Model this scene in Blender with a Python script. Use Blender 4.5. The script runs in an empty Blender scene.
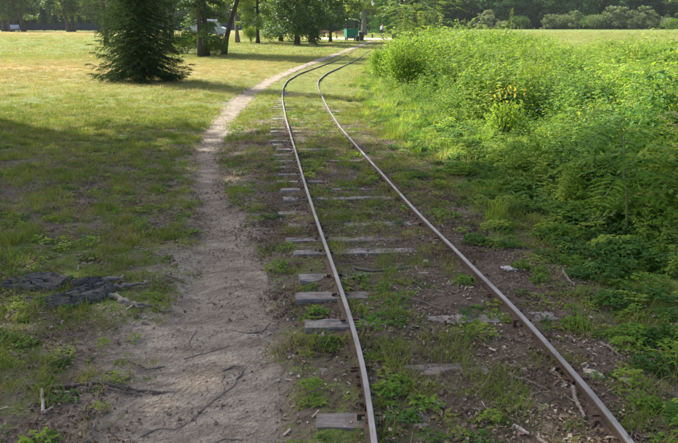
import bpy, math, random
import numpy as np
from mathutils import Vector, Matrix
R = math.radians
rng = np.random.default_rng(7)
random.seed(7)
scene = bpy.context.scene
C = scene.collection

# ---------------------------------------------------------------- camera, sky, sun, exposure
F_PX, W_PX, H_PX = 720.0, 678.0, 443.0
CAM_H, HORIZON = 1.6, 22.0
PITCH = math.atan((H_PX/2 - HORIZON)/F_PX)
cam_d = bpy.data.cameras.new('camera'); cam = bpy.data.objects.new('camera', cam_d); C.objects.link(cam)
cam.location = (0, 0, CAM_H); cam.rotation_euler = (math.pi/2 - PITCH, 0, 0)
cam_d.sensor_width = 36; cam_d.lens = 36*F_PX/W_PX
cam_d.clip_start = 0.05; cam_d.clip_end = 5000
scene.camera = cam
SUN_EL, SUN_AZ = R(43), R(-47)          # azimuth from +Y, positive towards +X : sun stands ahead and to the left
world = bpy.data.worlds.new('World'); scene.world = world; world.use_nodes = True
wn = world.node_tree.nodes; bgn = wn['Background']
sky = wn.new('ShaderNodeTexSky'); sky.sky_type = 'NISHITA'; sky.sun_disc = False
sky.sun_elevation = SUN_EL; sky.sun_rotation = SUN_AZ; sky.dust_density = 4.0; sky.ozone_density = 0.4; sky.air_density = 0.8
world.node_tree.links.new(sky.outputs[0], bgn.inputs[0]); bgn.inputs[1].default_value = 0.125
sd = bpy.data.lights.new('sun', 'SUN'); sun = bpy.data.objects.new('sun', sd); C.objects.link(sun)
sd.energy = 5.0; sd.angle = R(0.53); sd.color = (1.0, 0.955, 0.88)
sun_vec = Vector((math.sin(SUN_AZ)*math.cos(SUN_EL), math.cos(SUN_AZ)*math.cos(SUN_EL), math.sin(SUN_EL)))
sun.rotation_euler = (-sun_vec).to_track_quat('-Z', 'Y').to_euler(); sun.location = (-20, 20, 30)
vs = scene.view_settings
vs.view_transform = 'Standard'; vs.look = 'None'; vs.gamma = 1; vs.use_curve_mapping = False
vs.exposure = 1.15
scene.cycles.max_bounces = 6; scene.cycles.transparent_max_bounces = 6

# ---------------------------------------------------------------- noise and the lie of the land
def _h(ix, iy, s):
    n = (ix.astype(np.int64)*374761393 + iy.astype(np.int64)*668265263 + s*974634777) & 0x7fffffff
    n = ((n ^ (n >> 13))*1274126177) & 0x7fffffff
    return ((n ^ (n >> 16)) & 0xffff)/65535.0
def vnoise(x, y, s=0):
    x = np.asarray(x, float); y = np.asarray(y, float)
    ix = np.floor(x); iy = np.floor(y); fx = x-ix; fy = y-iy
    fx = fx*fx*(3-2*fx); fy = fy*fy*(3-2*fy)
    a = _h(ix, iy, s); b = _h(ix+1, iy, s); c = _h(ix, iy+1, s); d = _h(ix+1, iy+1, s)
    return (a*(1-fx)+b*fx)*(1-fy)+(c*(1-fx)+d*fx)*fy
def fbm(x, y, s=0, o=4):
    t = 0; a = 0.5; x = np.asarray(x, float); y = np.asarray(y, float)
    for k in range(o):
        t = t + a*vnoise(x*2**k+7.3*k, y*2**k-3.1*k, s+k); a *= .5
    return t/(1-.5**o)
def sstep(a, b, x):
    t = np.clip((x-a)/(b-a), 0, 1); return t*t*(3-2*t)
def base_z(y):
    return -0.42*np.tanh(np.maximum(y, -6)/16.8)
def unproject(px, py, dz=0.0):
    dx = (px-W_PX/2)/F_PX; dy = (H_PX/2-py)/F_PX
    cp, sp = math.cos(PITCH), math.sin(PITCH)
    d = np.array([dx, cp+dy*sp, -sp+dy*cp])
    lo, hi = 0.5, 2000.0
    for _ in range(60):
        t = (lo+hi)/2
        if CAM_H + d[2]*t > base_z(d[1]*t)+dz: lo = t
        else: hi = t
    return np.array([d[0]*t, d[1]*t])
def xat(px, Y):                       # X of image column px at forward distance Y (far things, near the horizon row)
    return (px-W_PX/2)/F_PX*Y*math.cos(PITCH)

def resample(pts, n):
    pts = np.array(pts, float); s = np.r_[0, np.cumsum(np.linalg.norm(np.diff(pts, axis=0), axis=1))]
    t = np.linspace(0, s[-1], n); return np.c_[np.interp(t, s, pts[:, 0]), np.interp(t, s, pts[:, 1])]
RAIL_T = 0.066
L_px = [(376.3,457),(374.3,443),(371.7,425.3),(368.8,393.5),(363.2,364),(359.0,348),(354.2,329.6),(347.6,308.4),(338.5,281.9),(329.5,256),(320.9,232),
        (314.1,211.7),(307.3,191.3),(301.5,172),(296.3,153.6),(290.7,135.5),(285.6,117.4),(282.9,103.9),(282.0,94.8),(283.3,86.5),(287.5,80),(301,72.5),(334,60.5),(357,49)]
R_px = [(643,457),(632.9,443),(619.6,427),(604.8,406.4),(584.2,382.8),(567,365),(551.5,347),(537,331),(516.3,309),(497.2,289.8),(478,272),(451.3,244.5),(429.3,224),
        (410.7,204.9),(385.3,177),(361.5,151),(340,127),(329.5,111),(324.3,102.8),(319.5,95),(316.8,88),(316.6,82.5),(320.5,78.3),(328,74),(352,61),(369,50)]
railL = np.array([unproject(a, b, RAIL_T) for a, b in L_px]); railR = np.array([unproject(a, b, RAIL_T) for a, b in R_px])
# carry both rails behind the camera and, from the bend onwards, keep the gauge
def extend(p, back=6.0):
    d = p[0]-p[2]; d /= np.linalg.norm(d); return np.vstack([p[0]+d*back, p])
GAUGE = 1.05
def smooth(p, n, k, hard=None):
    q = resample(p, n)
    for _ in range(k):
        q[1:-1] = (q[:-2]+2*q[1:-1]+q[2:])/4
    return q
Ls = smooth(railL, 500, 25)
dd = [np.min(np.linalg.norm(Ls-p, axis=1)) for p in railR]
print('gauge along track', [(round(float(p[1]),1), round(float(d),2)) for p, d in zip(railR, dd)])
def offset(p, w):
    t = np.gradient(p, axis=0); t /= np.linalg.norm(t, axis=1)[:, None]
    return p + np.c_[t[:, 1], -t[:, 0]]*w
far = offset(Ls, GAUGE); far = far[far[:, 1] > 20]
railR2 = np.vstack([railR[railR[:, 1] < 17], far[::12]])
railL2 = np.vstack([railL[railL[:, 1] < 17], Ls[Ls[:, 1] > 17.5][::8]])
def go_on(p):                                   # on to the cab at the far end of the line
    d = p[-1]-p[-6]; d /= np.linalg.norm(d); return p
Lc = smooth(extend(railL2), 900, 30); Rc = smooth(extend(railR2), 900, 30)
mid = smooth(np.array([(Lc[i]+Rc[np.argmin(np.linalg.norm(Rc-Lc[i], axis=1))])/2 for i in range(0, 900, 6)]), 400, 4)
path_px = [(470,60,290),(443,85,290),(400,108,298),(350,130,288),(300,162,283),(260,184,270),(230,193,252),(200,192,236),(170,190,223),(150,192,220),
           (130,200,229),(115,212,240),(100,226,252),(90,241,264),(80,262,281),(70,288,302),(60,316,328),(50,345,355),(45,358,366),(40,373,380)]
pl = np.array([unproject(l, y) for y, l, r in path_px]); pr = np.array([unproject(r, y) for y, l, r in path_px])
pc = (pl+pr)/2; pw = np.linalg.norm(pr-pl, axis=1)/2
pw = pw*np.abs(np.gradient(pc, axis=0)[:, 1]/np.maximum(np.linalg.norm(np.gradient(pc, axis=0), axis=1), 1e-6))
pc = np.vstack([[pc[0]+(pc[0]-pc[2])/np.linalg.norm(pc[0]-pc[2])*6], pc]); pw = np.r_[pw[0], pw]
s_ = np.r_[0, np.cumsum(np.linalg.norm(np.diff(pc, axis=0), axis=1))]; sp_ = np.r_[np.arange(0, 30, .08), np.arange(30, s_[-1], .3)]
PC = np.c_[np.interp(sp_, s_, pc[:, 0]), np.interp(sp_, s_, pc[:, 1])]; PW = np.interp(sp_, s_, pw)
for _ in range(30):
    PC[1:-1] = (PC[:-2]+2*PC[1:-1]+PC[2:])/4; PW[1:-1] = (PW[:-2]+2*PW[1:-1]+PW[2:])/4
def near_line(x, y, line, chunk=20000):
    """distance to and index of the nearest vertex of a polyline, signed side (+ right)"""
    P = np.c_[np.ravel(x), np.ravel(y)]; di = np.empty(len(P)); ii = np.empty(len(P), int)
    for a in range(0, len(P), chunk):
        q = P[a:a+chunk]; D = (q[:, None, 0]-line[None, :, 0])**2+(q[:, None, 1]-line[None, :, 1])**2
        k = np.argmin(D, 1); ii[a:a+chunk] = k; di[a:a+chunk] = np.sqrt(D[np.arange(len(q)), k])
    k = ii; k2 = np.clip(k+1, 1, len(line)-1); k1 = k2-1
    t = line[k2]-line[k1]; v = P-line[k1]; side = np.sign(t[:, 1]*v[:, 0]-t[:, 0]*v[:, 1])
    return di.reshape(np.shape(x)), ii.reshape(np.shape(x)), side.reshape(np.shape(x))
PCs, PWs = PC[::4], PW[::4]
midp = mid[::2]
def path_f(x, y):                 # 1 in the middle of the worn path, 0 outside
    d, i, s = near_line(x, y, PCs); w = PWs[i]
    return sstep(1.15, .7, d/np.maximum(w, .12)+(.28*(fbm(np.asarray(x)*2.2, np.asarray(y)*2.2, 5)-.5)))
def track_side(x, y):
    d, i, s = near_line(x, y, midp); return d*s
def edge_fn(pts):
    w = np.array([unproject(a, b) for a, b in pts]); w = w[np.argsort(w[:, 1])]
    return lambda Y: np.interp(Y, w[:, 1], w[:, 0], left=w[0, 0]+.0)
low_edge = edge_fn([(700,425),(640,372),(590,320),(545,283),(500,233),(455,196),(415,160),(385,130),(368,104),(362,85),(368,62),(385,48),(400,40)])
tall_edge = edge_fn([(700,300),(678,285),(610,250),(560,215),(505,170),(455,134),(415,110),(385,92),(372,76),(378,60),(393,49),(420,40)])

def relief(x, y):
    n = fbm(x*.35, y*.35, 11)-.5
    return n*.10
def gz(x, y, pf=None, ts=None):
    x = np.asarray(x, float); y = np.asarray(y, float)
    if pf is None: pf = path_f(x, y)
    if ts is None: ts = track_side(x, y)
    nearw = sstep(40, 20, np.hypot(x, y))
    tr = sstep(1.35, .8, np.abs(ts))
    m = fbm(x*2.6, y*2.6, 21)-.5; f = fbm(x*8, y*8, 31, 3)-.5
    z = base_z(y) + relief(x, y)*(1-.85*tr)*(1-.6*pf) + (m*(.035+.03*tr)+f*(.012+.014*tr))*(1-.7*pf)*nearw + tr*nearw*.008 - .05*pf*nearw - .038*np.interp(y, [3.2, 4.2], [.3, 1])*np.exp(-((ts+.87)/.17)**2)*sstep(22, 12, y)
    z += 0 - sstep(.95, 1.5, -ts)*sstep(2.8, 1.8, -ts)*.04*nearw
    return z
def zat(x, y): return float(gz(np.array([float(x)]), np.array([float(y)]))[0])

def dirt_f(x, y, pf, ts):
    n = fbm(x*.8, y*.8, 41); n2 = fbm(x*.22, y*.22, 51)
    a = np.abs(ts)
    tr = sstep(1.7, .9, a)
    tdirt = tr*np.interp(y, [0, 8, 13, 20, 40], [.66, .50, .32, .22, .15])
    left = np.where(ts < 0, np.interp(y, [0, 9, 14, 18], [.55, .58, .5, .1]), 0)
    left = left*sstep(.1, .8, n2+.25*n) + np.where(ts < 0, sstep(2.2, 1.0, -ts)*.4*np.interp(y, [0, 10, 22], [1, .7, .2]), 0)
    dP, iP, sP = near_line(x, y, PCs)
    halo = sstep(.6, .0, dP-PWs[iP])*np.interp(y, [0, 8, 14, 30], [.62, .5, .35, .2])
    rgt = np.where((ts > 0), sstep(.35, -.2, x-low_edge(y))*np.interp(y, [0, 8, 14, 22], [.9, .85, .55, .2]), 0)
    d = np.maximum.reduce([tdirt, left, halo, rgt]) + (n-.5)*.7
    side = np.exp(-(((x+2.95)/1.1)**2+((y-12.9)/.45)**2))*1.0      # the worn patch that leaves the path to the left
    return np.clip(np.maximum(d, side), 0, 1)
def straw_f(x, y):
    n = fbm(x*.12, y*.3, 61)
    b = np.exp(-((y-32)/8)**2)*sstep(2, -9, x) + np.exp(-((y-140)/30)**2)*.8*sstep(10, -20, x)
    b += .12*np.exp(-((y-19)/4)**2)
    return np.clip(b*(.35+1.1*n)+ .15*(n-.4), 0, 1)

# ---------------------------------------------------------------- object helpers
def mesh_np(name, V, quads=None, tris=None, smooth_=False):
    me = bpy.data.meshes.new(name); V = np.asarray(V, np.float32).reshape(-1, 3)
    q = np.zeros((0, 4), np.int32) if quads is None else np.asarray(quads, np.int32).reshape(-1, 4)
    t = np.zeros((0, 3), np.int32) if tris is None else np.asarray(tris, np.int32).reshape(-1, 3)
    me.vertices.add(len(V)); me.vertices.foreach_set('co', V.ravel())
    nl = len(q)*4+len(t)*3; me.loops.add(nl)
    me.loops.foreach_set('vertex_index', np.concatenate([q.ravel(), t.ravel()]))
    me.polygons.add(len(q)+len(t))
    st = np.concatenate([np.arange(len(q))*4, len(q)*4+np.arange(len(t))*3]).astype(np.int32)
    me.polygons.foreach_set('loop_start', st)
    me.polygons.foreach_set('use_smooth', np.full(len(q)+len(t), smooth_))
    me.update(calc_edges=True); me.validate()
    return me
class MB:
    def __init__(s): s.V = []; s.Q = []; s.T = []; s.n = 0
    def add(s, V, quads=None, tris=None):
        V = np.asarray(V, float).reshape(-1, 3)
        if quads is not None and len(quads): s.Q.append(np.asarray(quads, int).reshape(-1, 4)+s.n)
        if tris is not None and len(tris): s.T.append(np.asarray(tris, int).reshape(-1, 3)+s.n)
        s.V.append(V); s.n += len(V); return s
    def mesh(s, name, sm=False):
        return mesh_np(name, np.vstack(s.V), np.vstack(s.Q) if s.Q else None, np.vstack(s.T) if s.T else None, sm)
    def box(s, c, d, rz=0, taper=1.0):
        c = np.array(c, float); x, y, z = np.array(d, float)/2
        v = np.array([[-x,-y,-z],[x,-y,-z],[x,y,-z],[-x,y,-z],[-x*taper,-y*taper,z],[x*taper,-y*taper,z],[x*taper,y*taper,z],[-x*taper,y*taper,z]])
        ca, sa = math.cos(rz), math.sin(rz); v = np.c_[v[:, 0]*ca-v[:, 1]*sa, v[:, 0]*sa+v[:, 1]*ca, v[:, 2]]+c
        return s.add(v, [[0,3,2,1],[4,5,6,7],[0,1,5,4],[1,2,6,5],[2,3,7,6],[3,0,4,7]])
    def tube(s, P, r, n=8, cap=True, wob=0, seed=0):
        P = np.array(P, float); r = np.broadcast_to(np.asarray(r, float), (len(P),)); T = np.gradient(P, axis=0)
        T /= np.linalg.norm(T, axis=1)[:, None]+1e-9
        up = np.array([0, 0, 1.]) if abs(T[0, 2]) < .9 else np.array([1., 0, 0])
        a = np.cross(T, up); a /= np.linalg.norm(a, axis=1)[:, None]+1e-9; b = np.cross(T, a)
        th = np.arange(n)/n*2*np.pi; rg = np.random.default_rng(seed)
        k = 1+wob*(rg.random((len(P), n))-.5)
        V = P[:, None]+(a[:, None]*np.cos(th)[None, :, None]+b[:, None]*np.sin(th)[None, :, None])*(r[:, None]*k)[..., None]
        q = []; m = len(P); i, j = np.meshgrid(np.arange(m-1), np.arange(n), indexing='ij')
        q = np.stack([i*n+j, (i+1)*n+j, (i+1)*n+(j+1) % n, i*n+(j+1) % n], -1).reshape(-1, 4)
        VV = V.reshape(-1, 3); tris = None
        if cap:
            VV = np.vstack([VV, P[0], P[-1]]); j = np.arange(n)
            tris = np.vstack([np.c_[np.full(n, m*n), j, (j+1) % n], np.c_[np.full(n, m*n+1), (m-1)*n+(j+1) % n, (m-1)*n+j]])
        return s.add(VV, q, tris)
def unit(v): return v/(np.linalg.norm(v, axis=-1, keepdims=True)+1e-9)
def leaves(mb, P, D, N, L, W, fold=.18, droop=.2):
    n = len(P); D = unit(D); S = unit(np.cross(N, D)); N = np.cross(D, S); L = np.broadcast_to(L, (n,))[:, None]; W = np.broadcast_to(W, (n,))[:, None]
    v = np.stack([P, P+D*L*.38+S*W*.5+N*W*fold, P+D*L*.45, P+D*L*.38-S*W*.5+N*W*fold, P+D*L*.97-N*L*droop], 1)
    o = np.arange(n)[:, None]*5
    t = np.stack([o+[0, 2, 1], o+[0, 3, 2], o+[1, 2, 4], o+[2, 3, 4]], 1)
    return mb.add(v.reshape(-1, 3), None, t.reshape(-1, 3))
def cards(mb, P, D, N, L, W):                                # one four-sided leaf each
    n = len(P); D = unit(D); S = unit(np.cross(N, D)); N = np.cross(D, S); L = np.broadcast_to(L, (n,))[:, None]; W = np.broadcast_to(W, (n,))[:, None]
    v = np.stack([P-D*L*.5, P+S*W*.5+N*W*.15-D*L*.05, P+D*L*.5, P-S*W*.5+N*W*.15-D*L*.05], 1)
    return mb.add(v.reshape(-1, 3), np.arange(n*4).reshape(-1, 4))
def blades(mb, P, A, L, W, lean, bend):
    n = len(P); d = np.c_[np.cos(A), np.sin(A), np.zeros(n)]; s = np.c_[-np.sin(A), np.cos(A), np.zeros(n)]
    out = []; z = np.array([0, 0, 1.])
    for t, w in ((0, 1), (.4, .85), (.75, .5)):
        c = P+d*(L*(lean*t+bend*t*t))[:, None]+z*(L*t*(1-.35*bend*t))[:, None]
        out += [c+s*(W*w/2)[:, None], c-s*(W*w/2)[:, None]]
    t = 1.; out.append(P+d*(L*(lean+bend))[:, None]+z*(L*(1-.45*bend))[:, None])
    v = np.stack(out, 1); o = np.arange(n)[:, None]*7
    q = np.stack([o+[0, 1, 3, 2], o+[2, 3, 5, 4]], 1).reshape(-1, 4); tr = (o+[4, 5, 6])
    return mb.add(v.reshape(-1, 3), q, tr)
def rdir(n, g=None, up=0.0):
    g = g or rng; v = g.normal(size=(n, 3)); v[:, 2] += up; return unit(v)

def link(name, me, mat=None, parent=None):
    o = bpy.data.objects.new(name, me); C.objects.link(o)
    if mat is not None and not me.materials: me.materials.append(mat)
    if parent is not None: o.parent = parent
    return o
def empty(name, loc=(0, 0, 0), rz=0):
    o = bpy.data.objects.new(name, None); C.objects.link(o); o.location = loc; o.rotation_euler = (0, 0, rz); o.empty_display_size = .3; return o
def tag(o, label=None, cat=None, group=None, kind=None):
    if label: o['label'] = label
    if cat: o['category'] = cat
    if group: o['group'] = group
    if kind: o['kind'] = kind
    return o
def copy_tree(root, loc, rz=0, sc=None):
    c = root.copy(); C.objects.link(c); c.location = loc; c.rotation_euler = (root.rotation_euler[0], root.rotation_euler[1], rz)
    if sc: c.scale = sc
    for ch in root.children:
        d = ch.copy(); C.objects.link(d); d.parent = c
        for g in ch.children:
            e = g.copy(); C.objects.link(e); e.parent = d
    return c

# ---------------------------------------------------------------- materials
def nmat(name):
    m = bpy.data.materials.new(name); m.use_nodes = True; nt = m.node_tree; nt.nodes.clear(); return m, nt
class NT:
    def __init__(s, nt): s.nt = nt
    def n(s, t, **kw):
        nd = s.nt.nodes.new(t)
        for k, v in kw.items():
            if k.startswith('i_'): nd.inputs[k[2:]].default_value = v
            else: setattr(nd, k, v)
        return nd
    def l(s, a, b): s.nt.links.new(a, b)
    def noise(s, scale, detail=4, vec=None, rough=.6, dist=0):
        nd = s.n('ShaderNodeTexNoise'); nd.inputs['Scale'].default_value = scale; nd.inputs['Detail'].default_value = detail
        nd.inputs['Roughness'].default_value = rough; nd.inputs['Distortion'].default_value = dist
        if vec is not None: s.l(vec, nd.inputs['Vector'])
        return nd.outputs['Fac']
    def ramp(s, fac, stops):
        nd = s.n('ShaderNodeValToRGB'); e = nd.color_ramp.elements
        while len(e) < len(stops): e.new(.5)
        for k, (p, c) in enumerate(stops):
            e[k].position = p; e[k].color = (c, c, c, 1) if not isinstance(c, tuple) else (*c, 1)
        s.l(fac, nd.inputs[0]); return nd.outputs[0]
    def mix(s, fac, a, b, mode='MIX'):
        nd = s.n('ShaderNodeMix', data_type='RGBA', blend_type=mode)
        for k, v in ((0, fac), (6, a), (7, b)):
            if hasattr(v, 'type') or hasattr(v, 'is_output'): s.l(v, nd.inputs[k])
            elif k == 0: nd.inputs[0].default_value = v
            else: nd.inputs[k].default_value = (*v, 1)
        return nd.outputs[2]
    def math(s, op, a, b=0.0, clamp=False):
        nd = s.n('ShaderNodeMath', operation=op, use_clamp=clamp)
        for k, v in ((0, a), (1, b)):
            if isinstance(v, (int, float)): nd.inputs[k].default_value = v
            else: s.l(v, nd.inputs[k])
        return nd.outputs[0]
    def out(s, sh):
        o = s.n('ShaderNodeOutputMaterial'); s.l(sh, o.inputs[0])
    def bump(s, h, strength=.5, dist=.02, normal=None):
        nd = s.n('ShaderNodeBump'); nd.inputs['Strength'].default_value = strength; nd.inputs['Distance'].default_value = dist
        s.l(h, nd.inputs['Height'])
        if normal is not None: s.l(normal, nd.inputs['Normal'])
        return nd.outputs[0]
def mat_leaf(name, c0, c1, c2=None, trans=.42, gloss=.12, big=.5, tint=(1.3, 1.15, .5)):
    """leaf colour varies leaf by leaf, plant by plant, and over some metres"""
    m, nt = nmat(name); g = NT(nt)
    geo = g.n('ShaderNodeNewGeometry'); oi = g.n('ShaderNodeObjectInfo')
    col = g.mix(geo.outputs['Random Per Island'], c0, c1)
    if c2:
        col = g.mix(g.ramp(oi.outputs['Random'], [(.35, 0.0), (1, .9)]), col, c2)
    nz = g.noise(big, 3, geo.outputs['Position'])
    hs = g.n('ShaderNodeHueSaturation'); g.l(col, hs.inputs['Color'])
    g.l(g.math('ADD', g.math('MULTIPLY', nz, 1.1), .45), hs.inputs['Value'])
    col = hs.outputs[0]
    df = g.n('ShaderNodeBsdfDiffuse'); g.l(col, df.inputs[0])
    tr = g.n('ShaderNodeBsdfTranslucent'); g.l(g.mix(1.0, col, tint, 'MULTIPLY'), tr.inputs[0])
    mx = g.n('ShaderNodeMixShader'); mx.inputs[0].default_value = trans; g.l(df.outputs[0], mx.inputs[1]); g.l(tr.outputs[0], mx.inputs[2])
    gl = g.n('ShaderNodeBsdfAnisotropic' if False else 'ShaderNodeBsdfGlossy'); gl.inputs['Roughness'].default_value = .6; gl.inputs['Color'].default_value = (.9, .95, 1, 1)
    fr = g.n('ShaderNodeFresnel'); fr.inputs[0].default_value = 1.35
    mx2 = g.n('ShaderNodeMixShader'); g.l(g.math('MULTIPLY', fr.outputs[0], gloss*.9, True), mx2.inputs[0]); g.l(mx.outputs[0], mx2.inputs[1]); g.l(gl.outputs[0], mx2.inputs[2])
    g.out(mx2.outputs[0]); return m
def mat_simple(name, c0, c1, scale=8, rough=.8, metal=0, bump=.3, stretch=None, spec=.3, bdist=.01, coord='Object', mid_=(.35, .65)):
    m, nt = nmat(name); g = NT(nt); tc = g.n('ShaderNodeTexCoord'); v = tc.outputs[coord]
    if stretch:
        mp = g.n('ShaderNodeMapping'); mp.inputs['Scale'].default_value = stretch; g.l(v, mp.inputs[0]); v = mp.outputs[0]
    n1 = g.noise(scale, 6, v); n2 = g.noise(scale*4.3, 4, v)
    f = g.ramp(n1, [(mid_[0], 0.0), (mid_[1], 1.0)])
    col = g.mix(g.math('MULTIPLY', g.math('ADD', f, n2), .6, True), c0, c1)
    b = g.n('ShaderNodeBsdfPrincipled'); g.l(col, b.inputs['Base Color']); b.inputs['Roughness'].default_value = rough; b.inputs['Metallic'].default_value = metal
    b.inputs['Specular IOR Level'].default_value = spec
    if bump: g.l(g.bump(g.math('ADD', n1, g.math('MULTIPLY', n2, .5)), bump, bdist), b.inputs['Normal'])
    g.out(b.outputs[0]); return m

def soil_nodes(g, vec):
    """bare earth: grey-brown, crumbs, small pale bits"""
    a = g.noise(1.3, 5, vec); b = g.noise(14, 6, vec); c = g.noise(75, 3, vec)
    vo = g.n('ShaderNodeTexVoronoi'); vo.inputs['Scale'].default_value = 38; g.l(vec, vo.inputs['Vector'])
    return a, b, c, vo
def mat_ground():
    m, nt = nmat('ground_mat'); g = NT(nt); tc = g.n('ShaderNodeTexCoord'); v = tc.outputs['Object']
    at = lambda nm: g.n('ShaderNodeAttribute', attribute_name=nm).outputs['Fac']
    dirt, straw, trk, pth = at('dirt'), at('straw'), at('trackzone'), at('pathzone')
    a, b, c, vo = soil_nodes(g, v)
    soil = g.mix(g.ramp(b, [(.3, 0.0), (.7, 1.0)]), (.12, .09, .066), (.27, .215, .165))
    soil = g.mix(g.ramp(c, [(.45, 0.0), (.75, .55)]), soil, (.30, .26, .22))
    dark = g.mix(g.ramp(b, [(.3, 0.0), (.7, 1.0)]), (.078, .060, .040), (.195, .158, .112))
    soil = g.mix(trk, soil, dark)
    pal = g.mix(g.ramp(b, [(.3, 0.0), (.7, 1.0)]), (.29, .245, .19), (.49, .43, .345))
    soil = g.mix(pth, soil, pal)
    n3 = g.noise(5, 5, v)
    gr = g.mix(g.ramp(n3, [(.35, 0.0), (.65, 1.0)]), (.085, .13, .03), (.19, .26, .065))
    gr = g.mix(g.ramp(a, [(.4, 0.0), (.7, .55)]), gr, (.26, .25, .08))
    st = g.mix(g.ramp(b, [(.3, 0.0), (.7, 1.0)]), (.30, .24, .11), (.46, .38, .20))
    gr = g.mix(straw, gr, st)
    # break the dirt mask up finely
    k = g.math('ADD', dirt, g.math('MULTIPLY', g.math('SUBTRACT', g.noise(9, 6, v, .7), .5), 1.5))
    f = g.ramp(k, [(.42, 0.0), (.62, 1.0)])
    col = g.mix(f, gr, soil)
    bs = g.n('ShaderNodeBsdfPrincipled'); g.l(col, bs.inputs['Base Color']); bs.inputs['Roughness'].default_value = .95; bs.inputs['Specular IOR Level'].default_value = .1
    h = g.math('ADD', g.math('MULTIPLY', b, 1.0), g.math('ADD', g.math('MULTIPLY', c, .25), g.math('MULTIPLY', vo.outputs['Distance'], .25)))
    g.l(g.bump(g.noise(220, 2, v), .6, .006, g.bump(h, 1.0, .06)), bs.inputs['Normal']); g.out(bs.outputs[0]); return m
def mat_path():
    m, nt = nmat('path_mat'); g = NT(nt); tc = g.n('ShaderNodeTexCoord'); v = tc.outputs['Object']
    a, b, c, vo = soil_nodes(g, v)
    edge = g.n('ShaderNodeAttribute', attribute_name='edge').outputs['Fac']
    mp = g.n('ShaderNodeMapping'); mp.inputs['Scale'].default_value = (1.0, 2.2, 1); g.l(v, mp.inputs[0])
    s = g.noise(3.2, 6, mp.outputs[0], .65, .6)
    col = g.mix(g.ramp(b, [(.28, 0.0), (.72, 1.0)]), (.30, .25, .19), (.52, .46, .365))
    col = g.mix(g.ramp(s, [(.40, 0.0), (.64, .85)]), col, (.20, .155, .115))
    col = g.mix(g.ramp(c, [(.5, 0.0), (.8, .5)]), col, (.50, .46, .41))
    col = g.mix(g.ramp(c, [(.22, .65), (.42, 0.0)]), col, (.10, .075, .055))
    k = g.math('ADD', edge, g.math('MULTIPLY', g.math('SUBTRACT', g.noise(7, 6, v, .7), .5), 1.1))
    col = g.mix(g.ramp(k, [(.45, 0.0), (.85, .8)]), col, (.18, .14, .10))
    bs = g.n('ShaderNodeBsdfPrincipled'); g.l(col, bs.inputs['Base Color']); bs.inputs['Roughness'].default_value = .95; bs.inputs['Specular IOR Level'].default_value = .1
    h = g.math('ADD', g.math('MULTIPLY', b, .35), g.math('ADD', g.math('MULTIPLY', c, .45), g.math('MULTIPLY', vo.outputs['Distance'], .35)))
    g.l(g.bump(g.noise(220, 2, v), .6, .006, g.bump(h, 1.0, .06)), bs.inputs['Normal']); g.out(bs.outputs[0]); return m

M = {}
M['ground'] = mat_ground(); M['path'] = mat_path()
M['sand'] = mat_simple('sand_mat', (.44, .39, .31), (.60, .55, .46), 3, .95, bump=.2)
M['grass'] = mat_leaf('grass_mat', (.10, .17, .03), (.22, .30, .06), (.33, .33, .10), .4, .05, .35)
M['lawn'] = mat_leaf('lawn_mat', (.185, .25, .08), (.32, .36, .13), (.41, .39, .20), .4, .05, .3)
M['straw'] = mat_leaf('straw_mat', (.36, .29, .17), (.50, .42, .27), (.33, .32, .14), .35, .05, .35)
M['weed'] = mat_leaf('weed_mat', (.095, .215, .028), (.215, .37, .042), (.39, .50, .09), .5, .12, .45)
M['weed_dull'] = mat_leaf('weed_dull_mat', (.18, .26, .08), (.32, .40, .14), (.42, .42, .20), .45, .1, .45)
M['weed_dark'] = mat_leaf('weed_dark_mat', (.04, .11, .02), (.09, .20, .035), (.13, .26, .05), .42, .14, .45)
M['yellow'] = mat_leaf('yellow_leaf_mat', (.52, .42, .06), (.58, .50, .09), (.55, .36, .06), .45, .08)
M['tree'] = mat_leaf('tree_leaf_mat', (.045, .11, .022), (.12, .22, .042), (.15, .25, .05), .42, .12, .25)
M['tree_light'] = mat_leaf('light_leaf_mat', (.10, .18, .03), (.20, .30, .05), (.24, .33, .07), .48, .12, .25)
M['tree_dark'] = mat_leaf('dark_leaf_mat', (.05, .13, .055), (.11, .24, .085), (.14, .27, .10), .3, .03, .12)
M['willow'] = mat_leaf('grey_leaf_mat', (.11, .17, .09), (.21, .28, .15), (.26, .31, .19), .35, .04, .25)
M['needle'] = mat_leaf('needle_mat', (.025, .06, .02), (.07, .13, .03), None, .22, .06, .6)
M['thuja'] = mat_leaf('thuja_mat', (.02, .05, .022), (.04, .085, .03), None, .15, .1, .6)
M['bark'] = mat_simple('bark_mat', (.055, .043, .033), (.13, .105, .08), 5, .95, stretch=(3, 3, .5), bump=.8, bdist=.03)
M['bark_pale'] = mat_simple('pale_bark_mat', (.14, .125, .11), (.27, .245, .22), 4, .95, stretch=(3, 3, .5), bump=.8, bdist=.03)
M['stem'] = mat_simple('stem_mat', (.10, .13, .04), (.20, .20, .08), 9, .8, bump=0)
M['brown_stem'] = mat_simple('brown_stem_mat', (.16, .07, .04), (.27, .13, .08), 9, .8, bump=0)
M['dead_wood'] = mat_simple('dead_wood_mat', (.13, .105, .085), (.32, .28, .24), 7, .9, stretch=(.5, 6, 6), bump=.7)
M['twig'] = mat_simple('twig_mat', (.09, .065, .05), (.24, .20, .165), 22, .9, bump=.5)
M['pale_wood'] = mat_simple('pale_wood_mat', (.30, .26, .21), (.47, .42, .36), 20, .85, bump=.4)
M['litter'] = mat_leaf('litter_mat', (.09, .055, .035), (.40, .31, .23), (.60, .53, .44), .12, .03, 1.2, (1.1, .9, .7))
M['litter_fine'] = mat_leaf('litter_fine_mat', (.10, .066, .045), (.27, .20, .14), (.36, .29, .22), .12, .03, 1.2, (1.1, .9, .7))
M['stone'] = mat_simple('stone_mat', (.28, .27, .255), (.52, .50, .47), 30, .85, bump=.4)
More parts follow.
